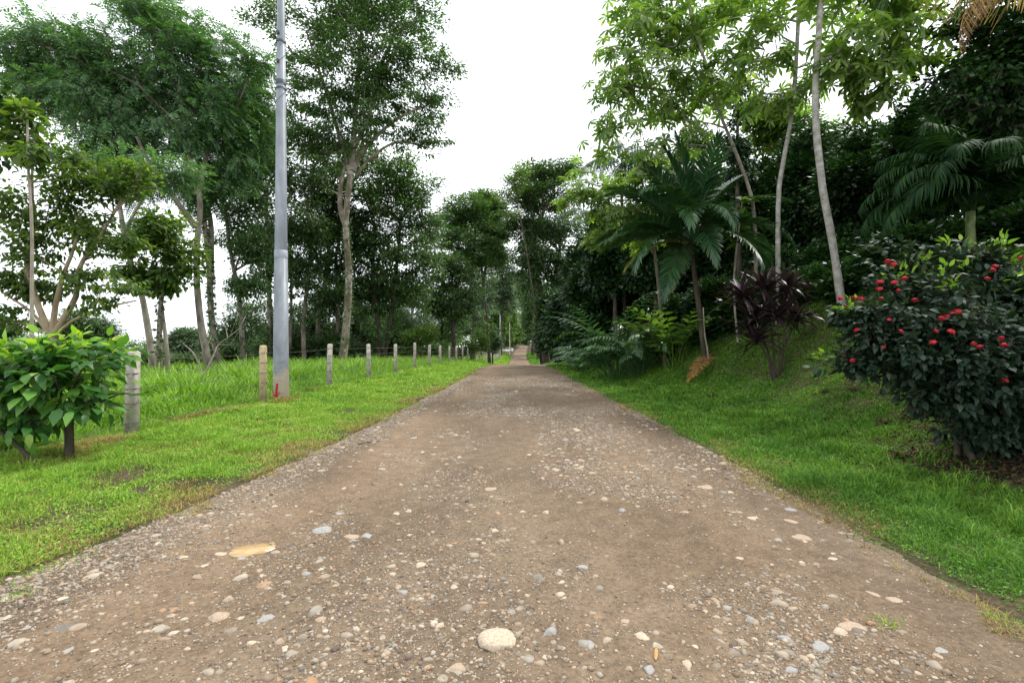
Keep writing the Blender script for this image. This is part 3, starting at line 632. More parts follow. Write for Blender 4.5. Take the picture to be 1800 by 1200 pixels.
# ------------------------------------------------------------------ trees
def grow(trunks, targets, r, up=.12, wander=.07, step=.6):
    pos = []; par = []; isT = []; rad = []
    for p, rd in trunks:
        for k in range(len(p)):
            pos.append(p[k]); par.append(len(pos) - 2 if k else -1); isT.append(True); rad.append(rd[k])
    nT = len(pos); pos = np.array(pos); cap = nT + len(targets) * 14
    A = np.zeros((cap, 3)); A[:nT] = pos; PL = np.zeros(cap); PAR = np.full(cap, -1); PAR[:nT] = par; n = nT
    tl = 0
    dm = np.array([np.min(np.linalg.norm(A[:nT] - c, axis=1)) for c in targets]); order = np.argsort(dm)
    low = A[:nT, 2].min(); high = A[:nT, 2].max()
    tp = np.zeros(cap); tp[:nT] = np.clip(.45 - (A[:nT, 2] - low) / max(high - low, .1), 0, 1) * 6
    cnt = np.zeros(cap); ends = []
    for ti in order:
        c = targets[ti]; v = c - A[:n]; d = np.linalg.norm(v, axis=1)
        cost = d + .22 * PL[:n] + 1.6 * np.clip(-v[:, 2] + .15 * d, 0, None) + tp[:n]
        j = int(np.argmin(cost)); k = int(np.clip(d[j] / step, 1, 12)); p0 = A[j]
        ctrl = (p0 + c) / 2 + UP * up * d[j] * (1 if c[2] > p0[2] else .4) + r.normal(size=3) * wander * d[j]
        last = j
        for s in range(1, k + 1):
            t_ = s / k; q = (1 - t_) ** 2 * p0 + 2 * t_ * (1 - t_) * ctrl + t_ * t_ * c
            if s < k: q = q + r.normal(size=3) * .03 * d[j] / k ** .5
            A[n] = q; PAR[n] = last; PL[n] = PL[last] + np.linalg.norm(q - A[last]); last = n; n += 1
        cnt[last] += 1; ends.append(last)
    for i in range(n - 1, nT - 1, -1): cnt[PAR[i]] += cnt[i] if PAR[i] >= nT else 0
    return A[:n], PAR[:n], cnt[:n], nT, np.array(rad)
def make_branches(mb, A, PAR, cnt, nT, trad, rtip, sides=5):
    k = np.arange(nT, len(A)); p = PAR[k]
    rc = rtip * np.sqrt(np.maximum(cnt[k], 1)); rp = np.where(p >= nT, rtip * np.sqrt(np.maximum(cnt[p], 1)), rc * 1.15)
    rad = np.concatenate([trad * .72, rc]); 
    for i_ in range(nT, len(A)): rad[i_] = min(rad[i_], rad[PAR[i_]] * .97)
    rp = rad[p]; rc = rad[k]
    big = rc > rtip * 2.2
    tubes(mb, A[p][big], A[k][big], rp[big], rc[big], sides); tubes(mb, A[p][~big], A[k][~big], rp[~big], rc[~big], 3)

def blob_targets(blobs, n, r, fill=.45):
    C = np.array([b[0] for b in blobs]); S = np.array([b[1] for b in blobs]); wt = (S.prod(1)) ** (2 / 3); wt /= wt.sum()
    w = r.choice(len(blobs), n, p=wt); d = rdir(r, n); rr = r.random(n) ** fill
    return C[w] + d * S[w] * rr[:, None], d
def leaf_clumps(mb, T, r, nleaf, rc, tm, size, flat=.55, droop=.25, wind=(0, 0, 0), upr=.55, center=None):
    n = len(T); k = np.repeat(np.arange(n), nleaf); m_ = len(k)
    rcs = rc * r.uniform(.65, 1.3, n)
    o = rdir(r, m_) * (r.random(m_) ** .45)[:, None]; o2 = o * [1, 1, flat]
    pos = T[k] + o2 * rcs[k][:, None]
    out = nrm(T - (T.mean(0) if center is None else center))
    d = nrm(o * [1, 1, .5] + out[k] * .35 + rdir(r, m_) * .45 + np.array(wind) - UP * droop)
    up = nrm(UP + rdir(r, m_) * upr + o * .3)
    place(mb, tm, pos, d, up, size * r.uniform(.6, 1.35, m_), r)
def px_blobs(bl, Z, r, depth=.9):
    out = []
    for b in bl:
        px, py, rx, ry = b[:4]; dz = b[4] if len(b) > 4 else r.uniform(-.5, .5) * rx * Z / F
        z = Z + dz; out.append((P(px, py, z), np.array([rx * z / F, rx * z / F * depth, ry * z / F])))
    return out
TM = {'feather': [t_pinnate(6, .32, .40, .35), t_pinnate(6, .32, .40, .12), t_pinnate(5, .3, .45, .6)], 'small': [t_diamond(.5, .06), t_diamond(.38, .08)], 'broad': [t_broad(.55), t_broad(.45, .08, .3)],
      'broad1': [t_diamond(.62, .07), t_diamond(.5, .1)], 'palmate': [t_palmate(7, .24), t_palmate(8, .22, .6), t_palmate(7, .24, .9)]}
tree_n = [0]
def tree(name, label, cat, Z, trunks, blobs, mats, nclump, nleaf, rc, kind, size, group=None, rtip=.012, seed=None, droop=.25, wind=(0, 0, 0), flat=.55, fill=.45, up=.12, sink=.5, upr=.55, base=None, depth=.9, wander=.07, climb=0, fuzz=0):
    tree_n[0] += 1; seed = seed or 1000 + tree_n[0] * 7; r = R(seed)
    tr3 = []
    for pts, r0, r1 in trunks:
        q = [P(a[0], a[1], Z + (a[2] if len(a) > 2 else 0)) for a in pts]
        tr3.append((q, r0, r1))
    q0 = tr3[0][0][0]
    gz = float(top(q0[0], q0[1]))
    if base is None:
        for i, (q, r0, r1) in enumerate(tr3):
            g_ = float(top(q[0][0], q[0][1]))
            if i == 0 or q[0][2] < gz + 1.0: 
                q[0] = np.array([q[0][0], q[0][1], min(q[0][2], g_ - .05) if q[0][2] < g_ + 3 else q[0][2]])
                if q[0][2] > g_ - .05: q.insert(0, np.array([q[0][0], q[0][1], g_ - .1]))
    t_ = thing(name, label, cat, (tr3[0][0][0][0], tr3[0][0][0][1], max(gz, tr3[0][0][0][2])), group)
    mb = MB(); tl = []
    for q, r0, r1 in tr3:
        p, rd = trunk_tube(mb, q, r0, r1, n=12 if r0 > .08 else 8, r=r, rough=.09, step=.3, flare=.3 if r0 > .1 else .15); tl.append((p[::2] if len(p) > 6 else p, rd[::2] if len(p) > 6 else rd))
    mb.build('trunk', mats[0], t_, smooth=True)
    bl = px_blobs(blobs, Z, r, depth); T, dd = blob_targets(bl, nclump, r, fill)
    if fuzz:
        ex = []
        for k in range(fuzz):
            q = tl[r.integers(len(tl))][0]; c_ = q[int(r.uniform(.25, 1) * (len(q) - 1))]; o_ = rdir(r, 1)[0] * [1, 1, .35]
            ex.append(c_ + nrm(o_) * r.uniform(.35, 1.7) * min(Z / 25, 1.35 if Z < 45 else .9) + UP * .3)
        T = np.concatenate([T, ex])
    T[:, 2] = np.maximum(T[:, 2], top(T[:, 0], T[:, 1]) + .15)
    A, PAR, cnt, nT, trad = grow(tl, T, r, up=up, wander=wander, step=max(.45, Z * .03))
    mb = MB(); make_branches(mb, A, PAR, cnt, nT, trad, rtip); mb.build('branches', mats[0], t_)
    cen = np.average(np.array([b[0] for b in bl]), axis=0)
    mb = MB(); leaf_clumps(mb, T, r, nleaf, rc, TM[kind] if isinstance(kind, str) else kind, size, flat, droop, wind, upr, cen); mb.build('crown', mats[1], t_)
    if climb:                                                       # creepers on the trunk
        mb = MB(); q = resample(tr3[0][0], .1); n = climb; i = (r.random(n) ** .8 * (len(q) - 1) * .75).astype(int); o = rdir(r, n); o[:, 2] *= .2; o = nrm(o)
        rr_ = np.interp(i, [0, len(q)], [tr3[0][1], tr3[0][2]])
        place(mb, TM['broad1'], q[i] + o * (rr_ * 1.05)[:, None] + UP * r.uniform(-.1, .1, n)[:, None], nrm(o * .6 + rdir(r, n) * .5 - UP * .3), nrm(o + UP * .4), r.uniform(.10, .2, n), r)
        mb.build('creeper', 'leaf_dark', t_)
    return t_

LF = 'trees left of the road'
# wide feathery tree and its neighbours
tree('feathery_tree', "broad feathery tree with pale forked trunk, widest crown at upper left", 'tree', 20,
     [([(372, 668), (352, 560), (345, 450), (352, 360), (338, 300), (335, 235)], .145, .08), ([(347, 345), (365, 260, .5), (378, 190, 1)], .12, .06), ([(345, 400), (300, 340, -.5), (262, 285, -1), (240, 240, -1.5)], .12, .05)],
     [(100, 90, 95, 48), (60, 140, 62, 45), (190, 120, 90, 60), (150, 175, 85, 40), (300, 55, 75, 55), (250, 20, 50, 25), (345, 120, 80, 70), (280, 170, 85, 60), (380, 200, 70, 60), (215, 235, 70, 40), (330, 235, 70, 40), (165, 270, 40, 25), (425, 110, 40, 50)],
     ('bark_grey', 'leaf_feather'), 700, 13, .55, 'feather', .52, LF, wind=(.35, 0, -.1), flat=.4, rtip=.012)
tree('creeper_tree', "tall tree with twin creeper covered trunk left of utility pole", 'tree', 22,
     [([(388, 664), (372, 560), (368, 470), (358, 380), (350, 330), (352, 270)], .15, .08), ([(370, 490), (371, 400, .8), (366, 350, .8), (385, 300, 1), (420, 240, 1)], .14, .07)],
     [(390, 300, 60, 40), (430, 240, 45, 55), (400, 160, 45, 40), (440, 170, 40, 50), (360, 340, 40, 30)],
     ('bark_grey', 'leaf_feather'), 230, 13, .5, 'feather', .48, LF, climb=900, flat=.5)
tree('slender_tree', "slim curving tree just left of utility pole with dark leaf tufts", 'tree', 24,
     [([(428, 650), (424, 560), (418, 510), (405, 440), (396, 370), (388, 350)], .12, .07), ([(398, 385), (375, 345), (368, 320)], .07, .04), ([(397, 370), (415, 335), (425, 300)], .07, .04)],
     [(440, 330, 50, 50), (415, 420, 35, 22), (455, 440, 40, 30), (450, 260, 35, 40), (440, 500, 38, 22), (425, 380, 35, 25)],
     ('bark_grey', 'leaf_tall'), 280, 55, .5, 'small', .17, LF, climb=300, fuzz=14)
tree('leaning_tree', "pale leaning trunk in the cluster behind first fence post", 'tree', 17,
     [([(272, 672), (262, 590), (247, 510), (226, 450), (215, 390), (208, 350)], .115, .07), ([(230, 455), (225, 400), (262, 330)], .07, .04)],
     [(270, 400, 40, 30), (300, 300, 50, 30), (240, 320, 45, 35), (205, 300, 40, 30)],
     ('bark_pale', 'leaf_feather'), 90, 20, .45, 'feather', .34, LF)
tree('young_tree', "young leafy tree with two short trunks beside leaning trunk", 'tree', 16,
     [([(280, 674), (280, 590), (284, 520), (288, 480), (300, 440)], .10, .05), ([(298, 674), (292, 600), (287, 560), (280, 500)], .08, .04)],
     [(265, 430, 45, 30), (310, 470, 50, 32), (290, 400, 40, 25), (250, 480, 35, 25), (320, 430, 30, 25), (275, 500, 40, 20)],
     ('bark_pale', 'leaf_young'), 110, 34, .4, 'broad', .2, LF, climb=150)
tree('forked_tree', "low forked tan tree with fanned limbs above the big leaf shrub", 'tree', 13,
     [([(90, 700), (88, 640), (90, 585)], .10, .09), ([(90, 590), (68, 540), (50, 480), (42, 440), (20, 415), (-5, 395)], .085, .04), ([(43, 455), (56, 420), (57, 380), (56, 250)], .05, .02), ([(92, 590), (97, 540), (112, 480), (125, 450), (140, 400)], .075, .03), ([(95, 588), (112, 560), (134, 520), (138, 475), (158, 440), (185, 400), (215, 350)], .075, .03), ([(96, 590), (125, 565), (180, 542), (240, 528)], .045, .018), ([(86, 590), (50, 570), (0, 568)], .04, .015), ([(85, 585), (55, 548), (5, 515)], .05, .02)],
     [(60, 420, 55, 60), (30, 360, 45, 45), (110, 330, 50, 35), (150, 290, 55, 30), (190, 330, 60, 35), (235, 310, 35, 30), (100, 390, 60, 40), (160, 400, 50, 40), (50, 500, 55, 30), (20, 560, 40, 30), (150, 480, 50, 30), (200, 430, 40, 25), (215, 500, 40, 14), (165, 530, 35, 18), (75, 250, 25, 30)],
     ('bark_tan', 'leaf_young'), 330, 28, .36, 'broad', .145, LF, rtip=.007, flat=.35)
tree('spindly_tree', "thin pole-like young tree topped by large leaves at far left", 'tree', 11,
     [([(58, 700), (56, 560), (56, 400), (50, 300), (48, 200)], .045, .02)],
     [(42, 200, 22, 22), (40, 240, 30, 30), (60, 270, 26, 20), (30, 215, 20, 16)], ('bark_pale', 'leaf_young'), 34, 12, .25, 'broad', .24, LF, rtip=.007)
tree('edge_tree', "dark leaf tufts of a tree cut off by the left picture edge", 'tree', 12,
     [([(-60, 690), (-50, 500), (-40, 300), (-20, 200)], .12, .05)], [(-5, 200, 22, 45), (-15, 260, 20, 30), (-40, 150, 30, 30)], ('bark_grey', 'leaf_dark'), 45, 26, .35, 'broad', .18, LF)
tree('tall_tree', "tallest tree, pale branching trunk and airy crown right of utility pole", 'tree', 28,
     [([(601, 645), (610, 560), (613, 480), (608, 400), (612, 340), (618, 300)], .22, .16), ([(617, 310), (600, 250), (585, 200), (560, 120), (540, 60)], .15, .05), ([(618, 300), (622, 240), (626, 180), (632, 90), (640, 0)], .17, .05), ([(620, 300), (640, 262), (690, 215), (735, 190)], .15, .05), ([(609, 400), (598, 365), (600, 320), (608, 290)], .15, .1), ([(618, 270), (650, 200), (670, 120), (700, 40)], .14, .05), ([(625, 310), (655, 275), (700, 250), (760, 262)], .1, .03)],
     [(610, 20, 95, 55), (700, 30, 85, 50), (560, 90, 85, 60), (660, 95, 90, 55), (745, 95, 60, 40), (600, 160, 90, 50), (700, 165, 80, 45), (765, 180, 38, 30), (530, 170, 50, 45), (620, 215, 70, 40), (720, 230, 60, 28), (768, 255, 30, 20), (470, 10, 55, 35), (520, 230, 50, 35), (640, -60, 150, 60), (785, 120, 26, 18), (550, 240, 60, 35)],
     ('bark_moss', 'leaf_tall'), 680, 92, .62, 'small', .19, LF, rtip=.010, flat=.42, wander=.09, climb=500, fuzz=40)
tree('green_tree', "rounded dense tree below and right of the tallest tree", 'tree', 36,
     [([(668, 645), (664, 560), (655, 480), (660, 400)], .22, .12), ([(672, 645), (690, 540), (700, 440), (705, 380)], .16, .1)],
     [(690, 300, 60, 30), (730, 335, 50, 30), (690, 370, 80, 45), (750, 400, 45, 40), (740, 460, 40, 40), (650, 340, 60, 50), (700, 440, 75, 40), (640, 430, 60, 50), (670, 500, 75, 40), (720, 520, 40, 30)],
     ('bark_dark', 'leaf_tall'), 600, 66, .8, 'small', .24, LF, rtip=.014, fuzz=70)
tree('pole_side_tree', "dark tree directly behind the utility pole with several thin trunks", 'tree', 33,
     [([(478, 650), (474, 540), (470, 440), (468, 330)], .2, .1), ([(535, 640), (534, 560), (545, 450), (540, 340)], .16, .08), ([(508, 645), (512, 540), (510, 400)], .12, .06)],
     [(470, 290, 50, 50), (530, 320, 50, 50), (500, 390, 65, 40), (460, 420, 45, 45), (550, 420, 40, 40), (500, 470, 65, 28), (560, 270, 40, 35), (480, 220, 35, 35), (560, 500, 40, 22)],
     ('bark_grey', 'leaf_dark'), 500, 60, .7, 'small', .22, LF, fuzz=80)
tree('middle_tree', "dark leafy tree with bent trunk between the tallest tree and pole", 'tree', 36,
     [([(562, 640), (560, 560), (575, 480), (580, 400), (590, 330)], .2, .1), ([(586, 640), (596, 540), (590, 460), (604, 400)], .16, .08)],
     [(580, 330, 50, 45), (600, 400, 50, 40), (560, 390, 45, 40), (590, 470, 50, 28), (630, 280, 45, 35), (640, 520, 45, 30), (570, 530, 40, 20)],
     ('bark_grey', 'leaf_dark'), 430, 60, .75, 'small', .24, LF, fuzz=70)
# the middle distance on the left
tree('straight_tree', "straight dark trunk with pale foot beside the far fence posts", 'tree', 55,
     [([(830, 632), (833, 560), (828, 500), (832, 440), (828, 380)], .27, .12)],
     [(820, 360, 34, 20), (800, 390, 45, 28), (845, 395, 40, 28), (810, 420, 55, 22), (850, 430, 35, 22), (830, 450, 40, 18)],
     ('bark_dark', 'leaf_tall'), 420, 62, .9, 'small', .32, LF, flat=.4, fuzz=30)
tree('tilted_tree', "slanting trunk beside the straight dark trunk down the road", 'tree', 58,
     [([(861, 612), (855, 560), (849, 500), (846, 440), (850, 390)], .2, .1), ([(849, 500), (858, 440), (866, 380)], .16, .08)],
     [(865, 370, 30, 22), (850, 350, 24, 14), (875, 410, 26, 26), (868, 450, 28, 18), (850, 420, 24, 22)],
     ('bark_dark', 'leaf_tall'), 320, 62, .9, 'small', .32, LF, flat=.4, fuzz=30)
tree('umbrella_tree', "layered dark crown on a short trunk above the light bushes", 'tree', 47,
     [([(799, 632), (797, 590), (794, 560), (790, 500)], .24, .12)],
     [(780, 460, 40, 20), (800, 480, 42, 20), (770, 500, 40, 18), (800, 520, 45, 22), (760, 450, 28, 14), (745, 530, 30, 14), (790, 545, 38, 16)],
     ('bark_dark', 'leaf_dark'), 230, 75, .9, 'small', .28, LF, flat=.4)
tree('conical_shrub', "dense dark shrub standing at the end of the post row", 'shrub', 60, [([(866, 622), (866, 600)], .1, .05)], [(868, 600, 14, 16), (866, 585, 10, 12), (858, 608, 12, 10)],
     ('bark_dark', 'leaf_dark'), 60, 60, .7, 'small', .3)
BU = 'bushes beyond the fence'
tree('light_bush', "pale green rounded bush beyond the middle of the post row", 'bush', 44, [([(740, 640), (738, 620)], .1, .05), ([(750, 640), (760, 610)], .08, .04)], [(735, 600, 32, 24), (765, 615, 26, 18), (715, 620, 25, 18), (750, 585, 20, 14)],
     ('bark_dark', 'leaf_light'), 140, 70, .6, 'small', .2, BU, up=.3)
tree('light_bush', "yellow green bush at the foot of the straight dark trunk", 'bush', 50, [([(810, 635), (812, 620)], .1, .05)], [(815, 612, 22, 16), (845, 600, 18, 22), (790, 622, 16, 12)],
     ('bark_dark', 'leaf_light'), 90, 60, .6, 'small', .24, BU, up=.3)
tree('light_bush', "grey green bush left of the pale rounded bush", 'bush', 50, [([(690, 640), (692, 615)], .1, .05)], [(690, 590, 30, 25), (720, 575, 25, 25), (700, 560, 22, 20), (668, 610, 25, 18)],
     ('bark_dark', 'leaf_haze'), 120, 60, .7, 'small', .24, BU, up=.3)
for i, (px, py, rx, ry, Z, lab) in enumerate([
        (150, 575, 60, 30, 60, "round dark distant bush seen behind the forked tree"), (330, 595, 30, 16, 90, "small hazy tree crown on the horizon between trunks"),
        (440, 570, 55, 46, 38, "dark layered bush right behind the bare branched shrub"), (395, 612, 45, 28, 40, "low dark bush behind the creeper covered trunks"),
        (540, 570, 55, 46, 40, "dark bush filling the gap right of the utility pole"), (620, 575, 55, 46, 42, "dark bush behind the foot of the tallest tree"),
        (685, 580, 50, 42, 46, "dark bush below the rounded dense tree"), (240, 635, 60, 18, 40, "low green bush behind the leaning trunk"), (330, 640, 45, 14, 35, "low leafy bush behind the bare branched shrub"),
        (60, 620, 80, 30, 30, "dark undergrowth bush behind the big leaf shrub"), (490, 600, 45, 36, 34, "low dark bush beside the foot of utility pole"), (580, 612, 60, 28, 36, "low dark bush between the pole and the tallest tree"),
        (0, 590, 40, 40, 34, "dark bush at the far left edge")]):
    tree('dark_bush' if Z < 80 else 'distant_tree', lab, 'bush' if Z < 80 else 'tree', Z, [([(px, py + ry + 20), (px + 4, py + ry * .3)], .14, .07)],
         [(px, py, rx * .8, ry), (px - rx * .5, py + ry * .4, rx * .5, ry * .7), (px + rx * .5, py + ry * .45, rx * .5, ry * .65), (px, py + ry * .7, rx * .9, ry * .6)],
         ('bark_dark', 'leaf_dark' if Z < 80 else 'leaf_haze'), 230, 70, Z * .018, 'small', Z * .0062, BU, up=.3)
# ---- bare branched shrub
t_ = thing('bare_shrub', "leafless pale forked branches rising from the tall grass", 'shrub', P(358, 665, 12.5))
mb = MB()
for pts, a, b in [([(358, 690), (357, 660)], .03, .028), ([(357, 660), (366, 645), (378, 618), (384, 606), (405, 590), (420, 578), (432, 555)], .026, .007), ([(357, 660), (350, 640), (340, 620), (322, 604)], .022, .007),
                  ([(378, 620), (372, 604), (364, 598)], .012, .005), ([(350, 640), (356, 622), (352, 618)], .01, .005), ([(384, 606), (404, 606), (425, 574)], .01, .004), ([(344, 628), (362, 612), (372, 590)], .01, .004), ([(400, 593), (397, 575), (390, 566)], .009, .004), ([(405, 590), (412, 570), (420, 550)], .008, .003)]:
    r_ = R(int(pts[0][0])); trunk_tube(mb, [P(a_[0], a_[1], 12.5 + r_.uniform(-.3, .3)) for a_ in pts] if len(pts) > 2 else [P(*a_, 12.5) for a_ in pts], a, b, 6, .05, 0, r=r_)
mb.build('branches', 'bark_pale', t_, smooth=True)

# ---- centre of the picture: beyond the crest
CG = 'trees around the far bend'
tree('dark_tree', "dark spreading tree over the road's far end, right of sky gap", 'tree', 52,
     [([(960, 640), (958, 560), (948, 500), (935, 440), (950, 380)], .4, .2), ([(955, 560), (975, 500), (985, 430)], .25, .12)],
     [(950, 310, 45, 24), (985, 300, 35, 22), (960, 350, 60, 30), (925, 340, 30, 22), (930, 400, 45, 28), (985, 400, 40, 30), (905, 390, 20, 18), (940, 450, 45, 24), (990, 470, 40, 30), (930, 480, 30, 16)],
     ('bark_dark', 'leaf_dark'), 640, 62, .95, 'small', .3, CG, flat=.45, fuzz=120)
tree('airy_tree', "thin crowned olive tree against the sky at the centre", 'tree', 48, [([(952, 625), (940, 540), (925, 440), (908, 350)], .10, .05)],
     [(905, 320, 22, 16), (890, 340, 22, 14), (915, 300, 16, 10), (895, 370, 22, 18)], ('bark_dark', 'leaf_young'), 70, 40, .8, 'small', .24, CG)
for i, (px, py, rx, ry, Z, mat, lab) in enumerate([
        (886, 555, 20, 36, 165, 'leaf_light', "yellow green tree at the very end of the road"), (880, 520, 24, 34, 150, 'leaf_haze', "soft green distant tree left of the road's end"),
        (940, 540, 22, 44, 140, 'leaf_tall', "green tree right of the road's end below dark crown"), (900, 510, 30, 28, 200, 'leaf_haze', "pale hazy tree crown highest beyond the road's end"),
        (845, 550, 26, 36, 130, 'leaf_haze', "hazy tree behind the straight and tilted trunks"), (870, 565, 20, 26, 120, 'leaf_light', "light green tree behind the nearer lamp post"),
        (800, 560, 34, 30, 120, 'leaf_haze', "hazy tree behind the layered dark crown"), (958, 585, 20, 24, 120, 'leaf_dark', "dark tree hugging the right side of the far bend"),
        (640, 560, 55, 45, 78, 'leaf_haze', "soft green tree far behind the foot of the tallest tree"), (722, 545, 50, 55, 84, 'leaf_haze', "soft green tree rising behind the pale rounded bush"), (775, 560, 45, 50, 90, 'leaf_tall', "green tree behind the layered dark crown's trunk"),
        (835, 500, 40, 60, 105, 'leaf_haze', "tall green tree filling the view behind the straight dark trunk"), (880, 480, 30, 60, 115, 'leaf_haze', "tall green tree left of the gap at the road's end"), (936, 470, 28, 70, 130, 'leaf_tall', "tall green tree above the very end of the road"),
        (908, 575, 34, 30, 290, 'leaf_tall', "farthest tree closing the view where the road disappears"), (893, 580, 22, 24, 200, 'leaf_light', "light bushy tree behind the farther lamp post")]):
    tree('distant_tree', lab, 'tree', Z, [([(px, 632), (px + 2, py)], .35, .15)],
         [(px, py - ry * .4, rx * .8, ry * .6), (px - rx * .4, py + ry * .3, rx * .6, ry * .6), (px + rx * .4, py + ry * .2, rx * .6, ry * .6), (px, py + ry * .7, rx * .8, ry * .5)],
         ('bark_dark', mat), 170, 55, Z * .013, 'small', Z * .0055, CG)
for i, (px, py, rx, ry, Z, lab) in enumerate([
        (1000, 560, 36, 50, 34, "dark tree overhanging the right verge before the bend"), (978, 560, 28, 52, 46, "dark tree close to the road at the right of the dip"), (972, 600, 18, 22, 66, "dark shrub leaning over the verge beside the dip"),
        (1030, 480, 40, 60, 32, "dark tree rising behind the leafy ginger clump"), (1040, 590, 40, 30, 26, "dark shrub on the verge left of the ginger clump")]):
    tree('roadside_tree', lab, 'tree', Z, [([(px + 4, 640), (px + 6, py + ry * .4), (px, py - ry * .3)], .2, .08)],
         [(px, py - ry * .4, rx * .8, ry * .6), (px - rx * .35, py + ry * .2, rx * .65, ry * .5), (px + rx * .4, py + ry * .1, rx * .7, ry * .6), (px, py + ry * .7, rx * .95, ry * .5)],
         ('bark_dark', 'leaf_jungle'), 280, 65, Z * .022, 'broad1', Z * .0068 + .04, CG)
# far wooded horizon
r = R(300); mb = MB()
n = 900; T = np.stack([r.uniform(-330, 200, n), r.uniform(170, 330, n), r.uniform(-6, 0, n)], 1)
x_ = T[:, 0] / T[:, 1] * F + 900
topy = np.interp(x_, [-400, 100, 330, 420, 600, 800, 900, 1000], [588, 592, 606, 600, 590, 570, 540, 530])
T[:, 2] = EYE - (topy + r.random(n) ** 1.5 * 35 - 600) / F * T[:, 1]
leaf_clumps(mb, T, r, 60, 4.5, TM['small'], 1.5, .6)
tag(mb.build('woodland', 'leaf_haze'), "hazy distant woodland along the horizon", "woodland", kind='stuff')

# ------------------------------------------------------------------ right hand jungle
JG = 'creeper clad trees on the right bank'
J = [ # px,py,rx,ry,Z,label
    (1745, 210, 90, 110, 13.0, "dark creeper clad tree behind the drooping palm at right"),
    (1640, 270, 75, 110, 15.5, "dark dense tree left of the small drooping palm"),
    (1520, 330, 75, 120, 17.5, "dark green tree between ringed trunk and drooping palm"),
    (1420, 330, 60, 110, 20.5, "bushy tree behind the two pale upright trunks"),
    (1345, 380, 50, 110, 23.0, "dark tree behind the leaning cecropia trunk"),
    (1270, 420, 50, 100, 25.0, "dark tree behind the big arching palm"),
    (1190, 470, 50, 90, 27.0, "dark tree left behind the big arching palm"),
    (1110, 480, 50, 80, 29.0, "dark tree under the background palms"),
    (1800, 380, 70, 90, 11.5, "dark dense shrub tree at right edge behind red flowers"),
    (1600, 440, 70, 70, 14.5, "shadowed shrub tree above the red flowering bush"),
    (1470, 490, 60, 60, 16.0, "shadowed low tree behind the ringed trunk foot"),
    (1380, 500, 50, 60, 17.5, "shadowed low tree behind the purple leaved clump")]
J += [(1075, 440, 45, 70, 25, "dark tree left of the big arching palm's crown"), (1150, 430, 45, 70, 22, "dark tree close behind the big arching palm's left fronds"), (1040, 520, 40, 60, 28, "dark tree above the taller ginger clump"),
    (1265, 545, 45, 50, 16.5, "shadowed shrub right behind the arching palm's trunk"), (1325, 560, 45, 45, 15.5, "shadowed shrub between arching palm and purple leaved clump"),
    (1405, 545, 50, 52, 14, "shadowed shrub right behind the purple leaved clump"), (1450, 575, 40, 34, 13.2, "low shadowed shrub below the ringed trunk foot"),
    (1515, 555, 45, 50, 12.2, "shadowed shrub between ringed trunk and red flowering bush"), (1590, 470, 55, 60, 11.5, "dark shrub showing above the left of red flowering bush"),
    (1670, 440, 50, 40, 11.8, "dark shrub behind the green stem of the small palm"), (1790, 440, 50, 50, 10.5, "dark shrub at right edge just above the red flowers"), (1860, 480, 60, 60, 9.5, "dark shrub past the right edge beside small palm"), (1205, 570, 40, 45, 18.5, "dark shrub between ginger clump and arching palm")]
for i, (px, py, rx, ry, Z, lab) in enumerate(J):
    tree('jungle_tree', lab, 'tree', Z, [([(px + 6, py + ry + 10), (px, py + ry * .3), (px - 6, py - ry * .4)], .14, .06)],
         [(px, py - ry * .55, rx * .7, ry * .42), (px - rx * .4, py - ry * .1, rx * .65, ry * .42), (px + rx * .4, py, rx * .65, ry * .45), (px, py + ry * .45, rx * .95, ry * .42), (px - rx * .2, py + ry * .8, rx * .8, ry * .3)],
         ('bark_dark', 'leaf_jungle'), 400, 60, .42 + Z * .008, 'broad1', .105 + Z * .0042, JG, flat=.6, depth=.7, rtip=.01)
tree('vine_column_tree', "narrow vine smothered trunk rising above the big arching palm", 'tree', 21, [([(1300, 460), (1296, 300), (1298, 150)], .12, .05)],
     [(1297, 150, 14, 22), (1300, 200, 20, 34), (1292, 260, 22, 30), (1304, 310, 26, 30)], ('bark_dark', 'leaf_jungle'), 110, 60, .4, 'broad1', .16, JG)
tree('sunlit_tree', "bright green leafy tree seen through the cecropia stems", 'tree', 24, [([(1400, 420), (1385, 300), (1380, 220)], .14, .06)],
     [(1385, 210, 50, 26), (1350, 240, 40, 30), (1430, 235, 40, 22), (1470, 250, 25, 20), (1330, 200, 30, 20)], ('bark_dark', 'leaf_light'), 150, 50, .6, 'broad1', .22, JG)
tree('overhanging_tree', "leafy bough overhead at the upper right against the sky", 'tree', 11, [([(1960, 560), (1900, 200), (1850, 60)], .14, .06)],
     [(1760, 90, 80, 60), (1700, 150, 60, 45), (1720, 30, 50, 35), (1830, 60, 80, 70), (1800, 170, 70, 60)], ('bark_dark', 'leaf_jungle'), 260, 45, .36, 'broad1', .15, JG)

